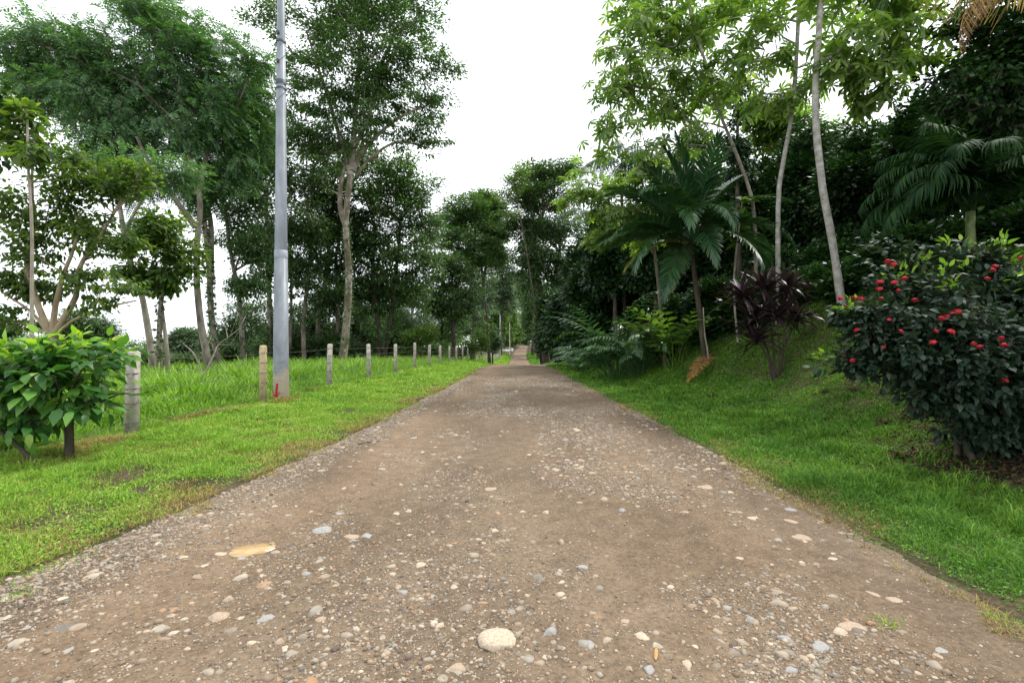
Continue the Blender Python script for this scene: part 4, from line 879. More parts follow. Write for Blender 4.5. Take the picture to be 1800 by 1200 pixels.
CE = 'cecropia trees on the right bank'
tree('cecropia_tree', "cecropia with thick ringed grey trunk, nearest on the right bank", 'tree', 11.5,
     [([(1482, 545), (1476, 510), (1462, 420), (1446, 330), (1436, 240), (1433, 160), (1438, 80), (1444, -20), (1448, -90)], .088, .06)],
     [(1500, 55, 50, 30), (1545, 110, 50, 18), (1475, 110, 40, 25), (1580, 45, 55, 25), (1620, 95, 50, 22), (1480, -30, 80, 40), (1600, -30, 90, 30), (1660, 60, 40, 22), (1560, 150, 45, 16), (1500, 130, 20, 14)],
     ('bark_ring', 'leaf_palmate'), 62, 6, .42, 'palmate', .50, CE, rtip=.010, up=-.02, wander=.03, flat=.4, droop=.45, upr=.35)
tree('cecropia_tree', "second ringed cecropia trunk standing straight behind the nearest one", 'tree', 13.5,
     [([(1368, 360), (1376, 290), (1392, 200), (1400, 100), (1405, 0), (1410, -80)], .07, .05)],
     [(1330, 40, 50, 24), (1280, 85, 45, 22), (1360, 90, 40, 22), (1310, 130, 40, 18), (1395, 150, 40, 16), (1450, 40, 40, 25), (1380, -30, 90, 40), (1350, 175, 40, 14), (1440, 120, 30, 20)],
     ('bark_ring', 'leaf_palmate'), 75, 5, .5, 'palmate', .48, CE, rtip=.010, up=-.02, wander=.03, flat=.4, droop=.45, upr=.35)
tree('cecropia_tree', "slim cecropia leaning left with its thin pale trunk", 'tree', 15,
     [([(1330, 440), (1326, 390), (1316, 330), (1290, 260), (1262, 190), (1240, 110), (1215, 30), (1205, -30)], .062, .038)],
     [(1190, 60, 60, 32), (1120, 50, 55, 30), (1100, 100, 40, 26), (1240, 40, 60, 30), (1150, 120, 60, 26), (1220, 130, 50, 26), (1085, 165, 45, 22), (1150, 190, 60, 24), (1230, 210, 40, 20), (1060, 215, 42, 18), (1110, 245, 60, 18), (1250, 160, 40, 24), (1180, 250, 45, 18), (1180, -10, 100, 30), (1120, 10, 40, 26)],
     ('bark_pale', 'leaf_palmate'), 165, 5, .5, 'palmate', .44, CE, rtip=.008, up=-.03, wander=.03, flat=.4, droop=.45, upr=.35)
tree('cecropia_tree', "low yellowing cecropia left of the big arching palm", 'tree', 17,
     [([(1170, 520), (1150, 440), (1128, 380), (1115, 330)], .06, .04)],
     [(1030, 300, 38, 16), (1060, 330, 48, 20), (1110, 310, 40, 18), (1030, 375, 30, 16), (1090, 370, 50, 20), (1140, 290, 36, 16), (1060, 410, 36, 16), (1015, 340, 22, 14), (1120, 420, 36, 16)],
     ('bark_grey', 'leaf_palmate'), 80, 6, .42, 'palmate', .40, CE, rtip=.008, up=0, wander=.03, flat=.4, droop=.45, upr=.35)

tree('back_tree', "green tree filling the gap behind the leaning cecropia", 'tree', 27, [([(1225, 480), (1225, 300)], .14, .06)],
     [(1215, 300, 45, 40), (1170, 350, 40, 35), (1255, 330, 35, 50), (1225, 250, 30, 20), (1130, 400, 40, 30)], ('bark_dark', 'leaf_tall'), 260, 60, .7, 'broad1', .2, JG)
# ------------------------------------------------------------------ palms
def frond_mesh(name, mat, Lf, nl, ll, lw, e0, e1, r, vee=.35, droop=.5, stem=.18, mats=None):
    """frond lying towards +X from the origin, curving from elevation e0 to e1"""
    n = 24; s = np.linspace(0, 1, n); el = radians(e0) + (radians(e1) - radians(e0)) * s ** 1.2; ds = Lf / (n - 1)
    x = np.concatenate([[0], np.cumsum(np.cos(el[:-1]) * ds)]); z = np.concatenate([[0], np.cumsum(np.sin(el[:-1]) * ds)])
    path = np.stack([x, np.zeros(n), z], 1); mb = MB()
    tubes(mb, path[:-1], path[1:], .022 * Lf / 3 * (1 - s[:-1] * .85), .022 * Lf / 3 * (1 - s[1:] * .85), 5)
    u = np.linspace(stem, 1, nl) ; u = np.repeat(u, 2) + r.normal(size=nl * 2) * .003; sd = np.tile([-1, 1], nl)
    px_ = np.interp(u, s, x); pz_ = np.interp(u, s, z); e_ = np.interp(u, s, el)
    fwd = np.stack([np.cos(e_), 0 * e_, np.sin(e_)], 1); nm = np.stack([-np.sin(e_), 0 * e_, np.cos(e_)], 1)
    a = np.radians(np.interp(u, [0, .2, .8, 1], [75, 65, 40, 12]) + r.normal(size=len(u)) * 4)
    side = np.array([0, 1., 0])[None] * sd[:, None]
    d = fwd * np.cos(a)[:, None] + side * np.sin(a)[:, None] * math.cos(vee) + nm * (np.sin(a) * math.sin(vee))[:, None]
    l = ll * np.interp(u, [0, .25, .6, 1], [.55, 1, .95, .45]) * r.uniform(.9, 1.08, len(u))
    T_ = [t_strap(lw, droop * k, 4, .006) for k in (.7, 1, 1.3)]
    place(mb, T_, np.stack([px_, 0 * px_, pz_], 1), nrm(d), nrm(nm * .6 + UP * .8), l, r)
    me_o = mb.build(name, mat); me = me_o.data; bpy.data.objects.remove(me_o); return me
def put_frond(parent, me, off, az, roll=0., name='frond', sc=1., label=None):
    o = bpy.data.objects.new(name, me); col.objects.link(o); o.parent = parent; o.location = off
    o.rotation_euler = (roll, 0, az); o.scale = (sc,) * 3
    if label: o['label'] = label
    return o
PG = 'palms on the right bank'
def palm(label, base_px, crown_px, Z, r0, r1, fronds, barkm, seed, Lf=3, ll=.55, lw=.07, nl=46, mat='leaf_palm', droop=.5):
    r = R(seed); c = P(*crown_px, Z); b = P(*base_px, Z); gz = float(top(b[0], b[1])); b[2] = min(b[2], gz) - .05
    t_ = thing('palm_tree', label, 'palm', (b[0], b[1], gz), PG)
    mb = MB(); trunk_tube(mb, [b, (b + c) / 2 + [r.normal() * .05, 0, 0], c], r0, r1, 14, .05, .3, r=r); mb.build('trunk', barkm, t_, smooth=True)
    ms = {}; off = np.array(c) - np.array(t_.location)
    for f in fronds:
        az, e0, e1 = f[:3]; m_ = f[3] if len(f) > 3 else mat; sc = f[4] if len(f) > 4 else 1
        k = (e0, e1, m_)
        if k not in ms: ms[k] = frond_mesh('frond', m_, Lf, nl, ll, lw, e0, e1, r, droop=droop)
        put_frond(t_, ms[k], tuple(off + [0, 0, r.uniform(-.06, .06)]), radians(az), r.normal() * .15, sc=sc * r.uniform(.93, 1.05), label="yellowing frond" if 'yellow' in m_ else None)
    return t_
# azimuth 0 = right, 90 = away from the camera, 180 = left, 270 = towards the camera
palm("big arching palm with green and yellowing fronds beside the purple clump", (1240, 610), (1214, 425), 15, .08, .07,
     [(200, 82, 45), (350, 84, 55), (10, 84, 62), (190, 86, 62), (260, 84, 40), (90, 80, 50), (220, 60, -30), (30, 60, -10), (10, 35, -60), (340, 20, -70), (170, 65, -10), (140, 70, 10), (75, 86, 70), (110, 75, 50), (260, 20, -80), (0, 20, -75), (350, 55, -20), (20, 70, 20), (60, 80, 30), (95, 84, 55), (150, 78, 35), (165, 45, -25), (185, 25, -35), (178, 20, -45), (195, 5, -55, 'leaf_palm_yellow', .8), (215, 15, -70), (240, -10, -80), (250, 40, -60), (275, 50, -70), (300, 10, -80), (325, 35, -60), (228, -30, -85, 'leaf_palm_yellow', .62), (160, 35, -30), (205, 30, -45), (120, 82, 60), (60, 84, 60), (180, 84, 55), (130, 50, -10), (40, 40, -30), (190, 60, 0)],
     'bark_dark', 7, Lf=3.1, ll=.66, lw=.095, nl=74, droop=.28)
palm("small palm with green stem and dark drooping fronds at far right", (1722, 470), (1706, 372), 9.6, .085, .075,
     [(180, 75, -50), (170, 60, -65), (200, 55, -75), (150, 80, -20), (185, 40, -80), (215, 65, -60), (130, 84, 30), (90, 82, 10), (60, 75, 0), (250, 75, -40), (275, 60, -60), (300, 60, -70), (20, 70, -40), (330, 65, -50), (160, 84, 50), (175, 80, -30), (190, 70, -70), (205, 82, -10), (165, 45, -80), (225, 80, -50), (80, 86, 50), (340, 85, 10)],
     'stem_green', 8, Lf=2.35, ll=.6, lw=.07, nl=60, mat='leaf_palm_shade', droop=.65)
palm("tall background palm with dark shaggy crown above yellowing cecropia", (1100, 560), (1092, 290), 27, .11, .08,
     [(k * 31 + 5, 60 - (k % 4) * 18, -70 - (k % 3) * 6) for k in range(15)], 'bark_dark', 9, Lf=3.0, ll=.7, lw=.07, nl=44, droop=.9)
palm("background palm with fronds hanging beside the dark roadside tree", (1042, 590), (1040, 378), 31, .11, .08,
     [(k * 37 + 5, 50 - (k % 4) * 18, -75 - (k % 3) * 5) for k in range(13)], 'bark_dark', 10, Lf=2.8, ll=.7, lw=.07, nl=40, droop=.9)
palm("background palm poking up between cecropia leaves and the arching palm", (1150, 560), (1165, 300), 24, .09, .07,
     [(k * 40 + 10, 75 - (k % 4) * 20, -40 - (k % 3) * 12) for k in range(11)], 'bark_dark', 12, Lf=2.4, ll=.6, lw=.07, nl=40, droop=.8)
# palm standing just outside the frame whose old fronds hang into it
r = R(13); c = P(1905, -60, 6.2); b = np.array([c[0] + .25, c[1] + .1, float(top(c[0] + .25, c[1] + .1))])
t_ = thing('coconut_palm', "palm outside the frame whose dead fronds hang in at upper right", 'palm', b, PG)
mb = MB(); trunk_tube(mb, [b - [0, 0, .1], (b + c) / 2, c], .14, .1, 14, .05, .4, r=r); mb.build('trunk', 'bark_grey', t_, smooth=True)
f1 = frond_mesh('frond', 'leaf_palm_gold', 2.0, 46, .95, .045, 12, -12, r, vee=-1.3, droop=.12, stem=.25)
put_frond(t_, f1, tuple(c - b + [0, 0, .02]), radians(176), 0, label="golden dry frond with hanging leaflets")
f2 = frond_mesh('frond', 'leaf_palm_dry', 2.35, 60, .42, .03, 8, -88, r, vee=-1.35, droop=.1, stem=.3)
put_frond(t_, f2, tuple(c - b + [0, -.1, .05]), radians(178), .1, sc=1.0, label="brown withered frond hanging down")
f3 = frond_mesh('frond', 'leaf_palm', 2.6, 44, .6, .06, 60, -30, r)
for az in (20, 80, 300, 340, 120): put_frond(t_, f3, tuple(c - b + [0, 0, .1]), radians(az), 0)

# ------------------------------------------------------------------ ginger, cordyline, ixora, shrub
def arch_clump(name, label, cat, base, n, Lf, e0r, e1r, ll, lw, nl, mat, seed, az0=0, az1=360, droop=.3, childname='leafy_stem', spread=.35, group=None):
    r = R(seed); t_ = thing(name, label, cat, base, group)
    ms = [frond_mesh(childname, mat, Lf * k, nl, ll, lw, r.uniform(*e0r), r.uniform(*e1r), r, vee=.1, droop=droop, stem=.3) for k in (.7, .85, 1, 1.1, .95)]
    for i in range(n):
        az = radians(az0 + (az1 - az0) * (i + r.random()) / n); o = r.uniform(0, spread)
        x_, y_ = math.cos(az) * o, math.sin(az) * o
        z_ = float(top(base[0] + x_, base[1] + y_)) - base[2] - .03
        put_frond(t_, ms[r.integers(5)], (x_, y_, z_), az, r.normal() * .25, childname, r.uniform(.85, 1.12))
    return t_
b = G(1130, 655); arch_clump('ginger_clump', "leafy ginger clump arching over the ditch left of arching palm", 'ginger plant', b, 40, 3.0, (58, 82), (-45, -10), .42, .19, 17, 'leaf_ginger', 31, spread=.6)
b = P(1085, 600, 19); b[2] = float(top(b[0], b[1])); arch_clump('ginger_clump', "taller ginger clump behind, between road and arching palm", 'ginger plant', b, 34, 4.0, (65, 86), (-40, 0), .5, .19, 16, 'leaf_ginger', 32, spread=.7)
b = P(1190, 600, 16.5); b[2] = float(top(b[0], b[1])); arch_clump('heliconia_clump', "light green broad leaved clump under the yellowing palm fronds", 'plant', b, 20, 2.8, (65, 88), (-20, 30), .55, .34, 8, 'leaf_light', 33, spread=.5)
b = P(1035, 630, 24); b[2] = float(top(b[0], b[1])); arch_clump('fern_clump', "dark ferny clump at the verge before the roadside trees", 'plant', b, 24, 2.0, (60, 80), (-50, -10), .35, .16, 16, 'leaf_ginger', 34, spread=.6)

# cordyline
r = R(40); Zc = 11.6; b = G(1368, 664); Zc = b[1]
t_ = thing('cordyline_clump', "purple black strap leaved clump on slim stems on the bank", 'cordyline', b)
for px, py, bx in [(1305, 520, -9), (1345, 508, -4), (1388, 508, 4), (1322, 565, -7), (1365, 555, 0), (1402, 560, 8), (1330, 598, -9)]:
    c = P(px, py, Zc + r.uniform(-.35, .35)); s0 = b + [bx / F * Zc, r.uniform(-.1, .1), -.05]
    mb = MB(); mid = (s0 * .5 + c * .5) + [-(c[0] - s0[0]) * .25, 0, 0]
    trunk_tube(mb, [s0, mid, c], .022, .015, 7, .08, .2, r=r); mb.build('stem', 'stem_purple', t_, smooth=True)
    n = 60; d = rdir(r, n); d[:, 2] = r.uniform(-.25, 1.1, n); d = nrm(d)
    mb = MB(); place(mb, [t_strap(.13, .2, 4, .015), t_strap(.14, .42, 4, .02), t_strap(.12, .08, 4, .012)], c + UP * r.uniform(-.12, .08, n)[:, None], d, nrm(UP * .9 + d * .2 + rdir(r, n) * .2), r.uniform(.45, .85, n), r)
    mb.build('leaf_rosette', 'leaf_cordyline', t_)

# ixora: round red flower heads on a big dark bush
r = R(41); b = P(1740, 800, 5.5); b[2] = float(top(b[0], b[1]))
t_ = thing('ixora_bush', "large dark bush with round red flower heads at right", 'flowering bush', b)
bl = px_blobs([(1560, 590, 62, 60, -.1), (1640, 540, 75, 60, .2), (1730, 520, 80, 55, .5), (1620, 620, 90, 70, -.2), (1720, 620, 100, 80, -.3), (1800, 560, 90, 80, .3), (1820, 650, 110, 90, -.1), (1690, 690, 90, 45, -.2), (1900, 600, 90, 120, .3), (1760, 750, 80, 35, -.1), (1500, 560, 20, 16, 0), (1520, 640, 30, 16, -.1), (1560, 500, 25, 20, .2), (1650, 455, 18, 22, .5), (1745, 450, 20, 22, .5), (1850, 760, 90, 50, -.2), (1600, 470, 28, 18, .5), (1700, 470, 40, 20, .7), (1780, 740, 80, 40, .3)], 5.5, r, .75)
T, _ = blob_targets(bl, 1250, r, .42); T[:, 2] = np.maximum(T[:, 2], top(T[:, 0], T[:, 1]) + .1)
tl = []; mb = MB()
for k in range(7):
    q = [b + [r.uniform(-.35, .35), r.uniform(-.25, .25), -.05]]; q.append(q[0] + [r.uniform(-.3, .3), r.uniform(-.2, .2), .7]); q.append(q[1] + [r.uniform(-.5, .3), r.uniform(-.2, .2), .7])
    tl.append(trunk_tube(mb, q, .03, .014, 7, .08, .2, r=r))
mb.build('stems', 'bark_dark', t_, smooth=True)
A, PAR, cnt, nT, trad = grow(tl, T, r, up=.1, step=.25)
mb = MB(); make_branches(mb, A, PAR, cnt, nT, trad, .0035); mb.build('branches', 'bark_dark', t_)
mb = MB(); SH = T[r.integers(0, len(T), 110)]; SH = SH + nrm(SH - T.mean(0)) * r.uniform(.12, .34, (110, 1)) + UP * .05
T = np.concatenate([T, SH]); leaf_clumps(mb, T, r, 22, .16, TM['broad'], .092, .8, .1, upr=.7); mb.build('foliage', 'leaf_ixora', t_)
Tn = T[(T[:, 2] > 1.9) | (T[:, 0] < 3.9)]; Tn = Tn[r.random(len(Tn)) < .22]
mb = MB(); leaf_clumps(mb, Tn + [0, -.05, .12], r, 7, .07, [t_broad(.4)], .10, 1., -.5); mb.build('new_leaves', 'leaf_ixora_new', t_)
mb = MB(); n = 90; d = rdir(r, n); d[:, 2] = np.abs(d[:, 2]); pos = d * [1, 1, .75] * r.uniform(.028, .046, (n, 1)); x_, y_, z_ = frame(d)
pp = np.repeat(pos, 4, 0); aa = np.tile(np.arange(4) * pi / 2, n)[:, None] + np.repeat(r.uniform(0, 1.5, n), 4)[:, None]
dd = np.repeat(x_, 4, 0) * np.cos(aa) + np.repeat(z_, 4, 0) * np.sin(aa)
place(mb, t_diamond(.6, .02), pp, dd, np.repeat(d, 4, 0), .016, r)
tubes(mb, np.zeros((n, 3)) - [0, 0, .03], pos, np.full(n, .0012), np.full(n, .0012), 3)
fo = mb.build('flower_head', 'petal'); fme = fo.data; bpy.data.objects.remove(fo)
for (px, py) in [(1560, 460), (1571, 465), (1750, 468), (1794, 453), (1547, 496), (1546, 508), (1579, 511), (1549, 526), (1477, 525), (1486, 538), (1503, 524), (1515, 525), (1506, 580), (1563, 562), (1484, 628), (1499, 634), (1664, 556), (1675, 552), (1683, 548), (1640, 602), (1645, 582), (1553, 610), (1711, 604), (1722, 610), (1765, 607), (1683, 677), (1765, 668), (1572, 497), (1646, 493), (1590, 490), (1608, 528), (1672, 583), (1584, 582), (1735, 490), (1760, 595), (1506, 590), (1655, 560), (1745, 474)]:
    zf = 5.5
    for bc, bs in bl:                                       # bring the head to the near skin of the bush
        for zt in np.arange(4.2, 6.2, .05):
            if np.sum(((P(px, py, zt) - bc) / (bs * 1.05)) ** 2) < 1: zf = min(zf, zt); break
    o = bpy.data.objects.new('flower_head', fme); col.objects.link(o); o.parent = t_; o.location = tuple(P(px, py, zf - .06) - b)
    o.rotation_euler = (r.uniform(.2, .8), r.uniform(-.4, .4), r.uniform(0, 6)); o.scale = (r.uniform(.5, .88),) * 3

# big leaved shrub at the left
r = R(42); b = G(122, 808)
t_ = thing('leafy_shrub', "big leaved green shrub with stout cut trunk before first post", 'shrub', b)
Zs = b[1]; mb = MB(); tl = [trunk_tube(mb, [b - [0, 0, .1], P(122, 770, Zs), P(121, 728, Zs)], .05, .045, 12, .1, .12, r=r)]
for e in [(60, 690), (20, 670), (95, 660), (135, 655), (180, 670), (215, 690), (30, 730), (160, 700)]:
    tl.append(trunk_tube(mb, [P(121, 745 - r.uniform(0, 15), Zs), (P(121, 735, Zs) + P(*e, Zs)) / 2 + UP * .02, P(*e, Zs + r.uniform(-.4, .4))], .022, .009, 7, .08, .1, r=r))
mb.build('trunk', 'bark_dark', t_, smooth=True)
bl = px_blobs([(60, 640, 60, 26), (130, 622, 75, 22), (178, 636, 36, 22), (10, 675, 50, 34), (85, 672, 78, 34), (160, 680, 40, 26), (50, 715, 60, 18), (-30, 650, 60, 36), (150, 710, 36, 12), (0, 735, 50, 22), (70, 745, 45, 16)], Zs, r, .9)
T, _ = blob_targets(bl, 170, r, .6); T[:, 2] = np.maximum(T[:, 2], b[2] + .12)
A, PAR, cnt, nT, trad = grow(tl, T, r, up=.1, step=.25)
mb = MB(); make_branches(mb, A, PAR, cnt, nT, trad, .004); mb.build('branches', 'bark_dark', t_)
low = T[:, 2] < 1.12
bigleaf = [t_broad(.52, .04, .2), t_broad(.46, .05, .38)]
mb = MB(); leaf_clumps(mb, T, r, 8, .26, bigleaf, .18, .5, .15, upr=.35); mb.build('foliage', 'leaf_shrub', t_)
mb = MB(); leaf_clumps(mb, T[T[:, 2] > 1.27] + UP * .10, r, 4, .16, bigleaf, .14, .8, -.35, upr=.6); mb.build('new_leaves', 'leaf_shrub_new', t_)
mb = MB(); a_ = G(76, 822); c_ = P(-25, 737, a_[1] + .15); trunk_tube(mb, [a_ - UP * .03, (a_ + c_) / 2 + UP * .01, c_], .026, .022, 8, .08, 0, r=r)
tag(mb.build('leaning_stick', 'bark_dark', smooth=True), "dark pole leaning out of frame beside the leafy shrub", "pole")

# staghorn / bromeliad on a thin trunk beside the palm
r = R(43); c = P(1300, 392, 14.3)
b = np.array([c[0] - .05, c[1], float(top(c[0], c[1]))])
t_ = thing('climbing_aroid', "yellow green climbing plant on thin stem right of arching palm", 'plant', b)
mb = MB(); trunk_tube(mb, [b - UP * .05, P(1290, 500, 14.3), c, P(1305, 352, 14.3)], .035, .02, 8, .1, .1, r=r); mb.build('stem', 'bark_pale', t_, smooth=True)
mb = MB(); n = 46; hh = r.random(n); pos = P(1300, 430, 14.3) + (P(1306, 350, 14.3) - P(1300, 430, 14.3)) * hh[:, None]
d = rdir(r, n); d[:, 2] = r.uniform(-.6, .8, n) * (hh + .2); place(mb, [t_broad(.5), t_broad(.4, .06, .4)], pos, nrm(d), nrm(UP + rdir(r, n) * .5), r.uniform(.25, .5, n), r)
mb.build('leaves', 'leaf_light', t_)
# thin spotted stem
mb = MB(); b = G(1246, 632); trunk_tube(mb, [b - UP * .05, P(1243, 610, b[1]), P(1239, 590, b[1]), P(1236, 540, b[1])], .03, .018, 8, .1, .2, r=R(2))
tag(mb.build('thin_stem', 'bark_pale', smooth=True), "thin whitish stem above the fallen orange frond", "stem")

# ------------------------------------------------------------------ fallen fronds, dead leaves, seed pod
def fallen(label, px0, py0, px1, py1, mat, seed, ll, lw, name='fallen_frond'):
    r = R(seed); a = G(px0, py0); c = G(px1, py1); Lf = np.linalg.norm(c - a)
    me = frond_mesh(name, mat, Lf, 26, ll, lw, 4, -3, r, vee=.5, droop=.25, stem=.2)
    o = bpy.data.objects.new(name, me); col.objects.link(o); o.location = a + [0, 0, .2]
    d = c - a; o.rotation_euler = (0, -math.atan2(d[2], math.hypot(d[0], d[1])), math.atan2(d[1], d[0]))
    return tag(o, label, 'palm frond')
fallen("fallen orange palm frond lying on the bank below arching palm", 1252, 632, 1212, 680, 'leaf_orange', 51, .38, .09)
fallen("fallen brown palm frond lying left of the red flowering bush", 1545, 700, 1432, 714, 'leaf_brown', 52, .26, .08)
for px, py, s, lab in [(1552, 748, .2, "curled brown dead leaf below the fallen brown frond"), (1598, 738, .16, "small curled dead leaf nearest the red flowering bush"), (1452, 692, .14, "withered leaf clump above the fallen brown frond's tip"), (1500, 688, .12, "withered leaf scrap above the middle of the brown frond"), (1250, 700, .2, "withered brown leaf below the fallen orange frond"), (1110, 672, .1, "small dark dead leaf at right road edge"), (1580, 805, .14, "curled dead leaf in grass below the red flowering bush")]:
    g = G(px, py); r = R(px); mb = MB(); n = 14; d = rdir(r, n) * [1, .6, .2]
    place(mb, [t_strap(.3, .6, 4, .06, .5), t_strap(.25, .9, 4, .08, .7)], g + rdir(r, n) * [.4 * s, .3 * s, .02] + UP * .03, nrm(d), nrm(UP + rdir(r, n) * .5), s * r.uniform(.6, 1.1, n), r)
    o = mb.build('dead_leaf', 'leaf_brown', loc=g); tag(o, lab, 'dead leaf', 'dead leaves on the right bank')
g = G(1153, 1155); r = R(3); s = np.linspace(-1, 1, 15)
V = []; 
for k, q_ in enumerate(s):
    w_ = .0105 * max(.05, 1 - abs(q_) ** 2.2) + .0006
    for a in np.arange(10) * 2 * pi / 10: V.append([math.cos(a) * w_ + .004 * math.sin(q_ * 2), q_ * .052, .011 + math.sin(a) * w_ * .8 + .006 * q_ * q_])
i = np.arange(10); j = (i + 1) % 10; q = np.concatenate([np.stack([i + k * 10, j + k * 10, j + k * 10 + 10, i + k * 10 + 10], 1) for k in range(14)])
mb = MB(); mb.add(np.array(V), q); o = mb.build('seed_pod', 'pod', smooth=True); o.location = g + [0, 0, .004]; o.rotation_euler = (.05, 0, radians(-12))
tag(o, "brown pointed seed pod lying on the road", "seed pod")
mb = MB(); a_ = G(628, 783); c_ = G(668, 777); trunk_tube(mb, [a_ + UP * .02, (a_ + c_) / 2 + UP * .03, c_ + UP * .015], .008, .005, 6, .1, 0, r=r)
tag(mb.build('twig', 'bark_dark', smooth=True), "thin dark twig near the road's left edge", "twig")
def tuft(px, py, n, h, lab):
    g = G(px, py); r = R(px); mb = MB(); X = g[0] + r.normal(size=n) * .04; Z = g[1] + r.normal(size=n) * .03
    blades(mb, X, Z, r.uniform(.5, 1.2, n) * h, np.full(n, .005), r, 1.3); o = mb.build('grass_tuft', 'grass_short', loc=g); tag(o, lab, 'grass tuft', 'grass tufts growing in the road')
tuft(1560, 1100, 70, .05, "green weed tuft among flat stones at lower right of road"); tuft(1305, 905, 30, .025, "tiny weed tuft beside the flat cream stone at right"); tuft(1750, 1090, 60, .06, "weed tuft at the right edge of the road, lowest of all"); tuft(30, 1050, 80, .06, "weed tuft in the gravel at lower left")

# ------------------------------------------------------------------ fence
def box(mb, c, sx_, sy_, z0, z1, tw=1., rot=0.):
    c = np.array(c); ca, sa = math.cos(rot), math.sin(rot); V = []
    for z, k in ((z0, 1.), (z1 - .03, tw), (z1, tw * .72)):
        for x, y in ((-1, -1), (1, -1), (1, 1), (-1, 1)):
            x_, y_ = x * sx_ / 2 * k, y * sy_ / 2 * k; V.append([c[0] + x_ * ca - y_ * sa, c[1] + x_ * sa + y_ * ca, z])
    Q = [[0, 1, 5, 4], [1, 2, 6, 5], [2, 3, 7, 6], [3, 0, 4, 7], [4, 5, 9, 8], [5, 6, 10, 9], [6, 7, 11, 10], [7, 4, 8, 11], [8, 9, 10, 11], [3, 2, 1, 0]]
    mb.add(V, Q)
posts = []
for k in range(26):
    Z = 7.35 + 3.62 * k; X = float(fenceX(Z)); r_ = R(900 + k)
    posts.append((X, Z, float(H(X, Z)), r_))
fence = thing('post_fence', "concrete post and barbed wire fence along the left verge", 'fence', (posts[0][0], posts[0][1], posts[0][2]))
tops = []
for k, (X, Z, g, r_) in enumerate(posts):
    h = 1.33 + r_.uniform(-.04, .04); mb = MB(); box(mb, (X, Z), .135, .135, g - .3, g + h, .93, r_.uniform(-.2, .2))
    tx, ty = r_.normal() * .022, r_.normal() * .02
    v = mb.v[0]; v[:, 0] += (v[:, 2] - g) * tx; v[:, 1] += (v[:, 2] - g) * ty
    po = mb.build('post', 'concrete_tan' if k == 1 else 'concrete', fence)
    if k == 1: po['label'] = "tan stained post left of the utility pole"
    lv = [.2, .5, .72, .95, 1.17]; tops.append([(X + z_ * tx + .07, Z + z_ * ty, g + z_) for z_ in lv])
    if k < 8:
        for z_ in lv:
            c = np.array([X + z_ * tx, Z + z_ * ty, g + z_]); rr_ = .067 * (1 - .05 * z_) * 1.42
            a = np.arange(5) * pi / 2 + pi / 4; ring = np.stack([c[0] + np.cos(a) * rr_, c[1] + np.sin(a) * rr_, np.full(5, c[2]) + np.array([0, .006, -.004, .003, 0])], 1)
            mb = MB(); tubes(mb, ring[:-1], ring[1:], np.full(4, .008), np.full(4, .008), 5); mb.build('wire_tie', 'wire', po)
for li in range(5):
    pts = [(posts[0][0] - .13, 3.2, posts[0][2] + [.2, .5, .72, .95, 1.17][li])] + [t__[li] for t__ in tops]; A = []; B = []
    for a, b_ in zip(pts[:-1], pts[1:]):
        a = np.array(a); b_ = np.array(b_); s = np.linspace(0, 1, 9)[:, None]; q = a + (b_ - a) * s; q[:, 2] -= (.03 * 4 * s * (1 - s))[:, 0]
        A.append(q[:-1]); B.append(q[1:])
    A = np.concatenate(A); B = np.concatenate(B); mb = MB(); wd = np.maximum(.003, A[:, 1] * .00024); tubes(mb, A, B, wd, wd, 4)
    Zb = np.arange(3.4, 30, .13); 
    bx = np.interp(Zb, [p[1] for p in pts], [p[0] for p in pts]); bz = np.interp(Zb, A[:, 1], A[:, 2]); rb = R(li)
    dv = rdir(rb, len(Zb)) * .018; c = np.stack([bx, Zb, bz], 1); tubes(mb, c - dv, c + dv, np.full(len(Zb), .0016), np.full(len(Zb), .0016), 3)
    mb.build('barbed_wire', 'wire', fence)

# ------------------------------------------------------------------ utility pole
X0, Z0 = (494 - 900) / F * 11.9, 11.9; g = float(H(X0, Z0)); PH = 12.0
pole = thing('utility_pole', "tall tapered galvanised utility pole with red mark at foot", 'utility pole', (X0, Z0, g))
def prad(z): return .188 - .0095 * z
def ngon_seg(mb, z0, z1, ra, rb, n=8, rot=radians(-12), x=X0, y=Z0, capt=True):
    V = []
    for z, rr_ in ((z0, ra), (z1, rb)):
        for k in range(n):
            for s in (-.07, .07):
                a = rot + (k + .5 + s * (1 if s < 0 else 1)) * 2 * pi / n - (pi / n if False else 0)
                V.append([x + math.cos(a) * rr_, y + math.sin(a) * rr_, z])
    m_ = 2 * n; V.append([x, y, z1]); i = np.arange(m_); j = (i + 1) % m_
    mb.add(V, np.stack([i, j, j + m_, i + m_], 1), np.stack([i + m_, j + m_, np.full(m_, 2 * m_)], 1))
mb = MB(); zj1 = g + 3.55; zj2 = g + 8.6
ngon_seg(mb, g - .4, zj1 + .05, prad(-.4), prad(3.6)); ngon_seg(mb, zj1, zj2 + .1, prad(3.55) - .004, prad(8.7) - .004); ngon_seg(mb, zj2, g + PH, prad(8.6) - .008, prad(PH) - .008)
mb.build('shaft', 'galvanised', pole)
mb = MB(); ngon_seg(mb, zj1 - .09, zj1 + .10, prad(3.5) + .004, prad(3.62) + .004); o = mb.build('joint_sleeve', 'lamp_metal', pole)
for zb, hh in ((g + 7.72, .10), (g + 8.75, .05), (g + 7.60, .04)):
    mb = MB(); ngon_seg(mb, zb, zb + hh, prad(zb - g) + .012, prad(zb - g) + .010); mb.build('steel_band', 'strap_metal', pole)
mb = MB(); th = np.linspace(-.6, 5.4, 40)                            # cable wound loosely about the shaft
for zc, dz in ((g + 8.1, .9), (g + 7.2, .9)):
    q = np.stack([X0 + np.cos(-th) * .155, Z0 + np.sin(-th) * .155, zc - th / 6 * dz * 1.3 + .4], 1); tubes(mb, q[:-1], q[1:], np.full(39, .006), np.full(39, .006), 5)
q = P(440, 180, 9.5); 
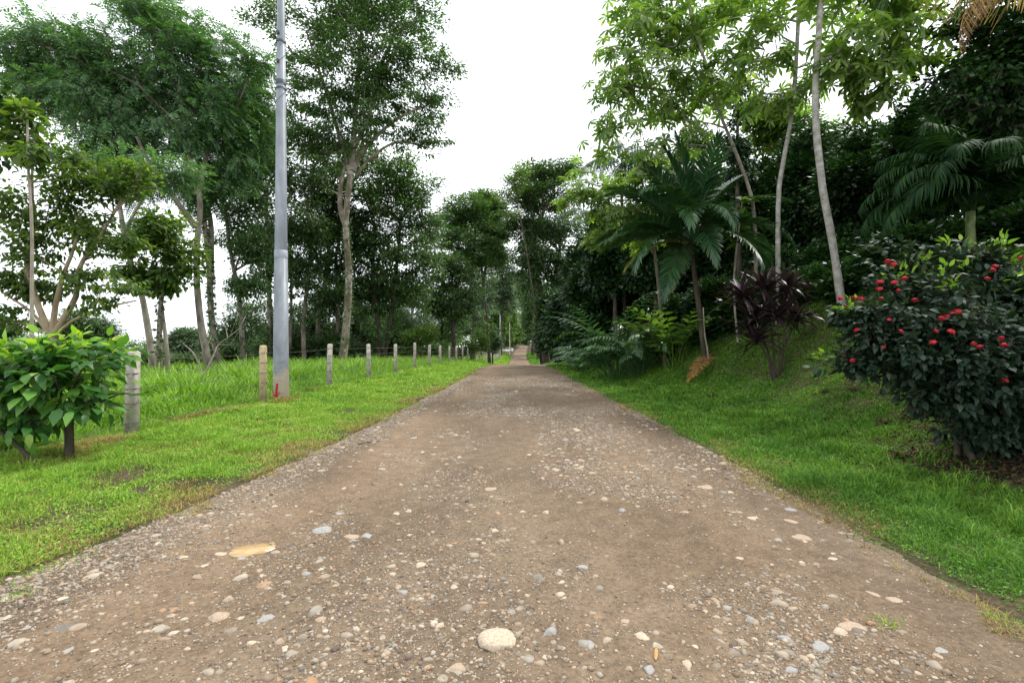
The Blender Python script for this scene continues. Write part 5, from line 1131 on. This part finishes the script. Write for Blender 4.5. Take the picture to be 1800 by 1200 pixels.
mb.build('wound_cable', 'strap_metal', pole)
mb = MB()
for zc in (g + 8.2, g + 8.9):                                       # plates and bolts
    box(mb, (X0 - .02, Z0 - prad(zc - g) - .01), .05, .03, zc, zc + .1)
mb.build('bolt_plate', 'strap_metal', pole)
def mark(pts, wd):
    # strokes of paint following the faceted shaft
    mb = MB(); pts = resample(np.array([[a, b_, 0] for a, b_ in pts], float), .02)[:, :2]; V = []
    for k, (u_, z_) in enumerate(pts):
        d_ = pts[min(k + 1, len(pts) - 1)] - pts[max(k - 1, 0)]; d_ = d_ / (np.linalg.norm(d_) + 1e-9); nn = np.array([-d_[1], d_[0]]) * wd / 2 * (1 + .3 * math.sin(k * 2.1))
        for s in (-1, 1):
            uu, z2 = u_ + nn[0] * s, z_ + nn[1] * s; ang = -pi / 2 + uu / .185; seg = 2 * pi / 8; rot = radians(-12)
            rel = ((ang - rot) / seg) % 1.0; cosf = math.cos(seg / 2) / math.cos((rel) * seg - seg / 2) if False else 1
            rr_ = prad(z2) * 1.004
            V.append([X0 + math.cos(ang) * rr_ , Z0 + math.sin(ang) * rr_ , g + z2])
    n = len(pts); i = np.arange(n - 1) * 2; mb.add(V, np.stack([i, i + 1, i + 3, i + 2], 1)); mb.build('red_mark', 'red_paint', pole)
mark([(-.04, .10), (-.02, .24), (-.005, .40)], .055); mark([(-.13, .20), (-.11, .11), (-.03, .08), (.05, .19)], .05)

# ------------------------------------------------------------------ far lamps and gate
LG = 'lamp posts by the far road'
def lamp(label, px, pyt, Z, sidex, matn):
    X = (px - 900) / F * Z; g_ = float(H(X, Z)); zt = EYE - (pyt - 600) / F * Z
    t_ = thing('street_lamp', label, 'street lamp', (X, Z, g_), LG); mb = MB(); b_ = np.array([X, Z, g_])
    trunk_tube(mb, [b_, np.array([X, Z, zt - .8])], .13, .09, 8, 0, 0, step=2); mb.build('post', matn, t_, smooth=True)
    mb = MB(); a = np.linspace(0, pi * .8, 12); q = np.stack([X + sidex * (1 - np.cos(a)) * .8, np.full(12, Z), zt - .8 + np.sin(a) * .8], 1)
    tubes(mb, q[:-1], q[1:], np.full(11, .07), np.full(11, .06), 6); mb.build('arm', matn, t_)
    mb = MB(); e = q[-1]; mb.add(IV2 * [.45, .18, .12] + e + [sidex * .3, 0, -.05], t=IF2); mb.build('lamp_head', 'lamp_metal', t_, smooth=True)
lamp("nearer grey lamp post with curved arm at end of fence", 879, 548, 96, -1, 'lamp_metal')
lamp("farther pale lamp post beside the road's second rise", 896, 564, 140, -1, 'white_paint')
X = (893 - 900) / F * 150; g_ = float(H(X, 150)); t_ = thing('gate_wall', "small white gate wall far down the road's left side", 'wall', (X, 150, g_))
mb = MB(); box(mb, (X - .4, 150), 3.2, .3, g_ - .3, g_ + .8, 1); mb.build('wall', 'white_paint', t_)
for dx in (-2.1, 1.3): mb = MB(); box(mb, (X + dx, 149.6), .6, .6, g_ - .3, g_ + 1.1, 1); mb.build('pillar', 'white_paint', t_)

for o in bpy.data.objects:
    if '_local' in o: del o['_local']
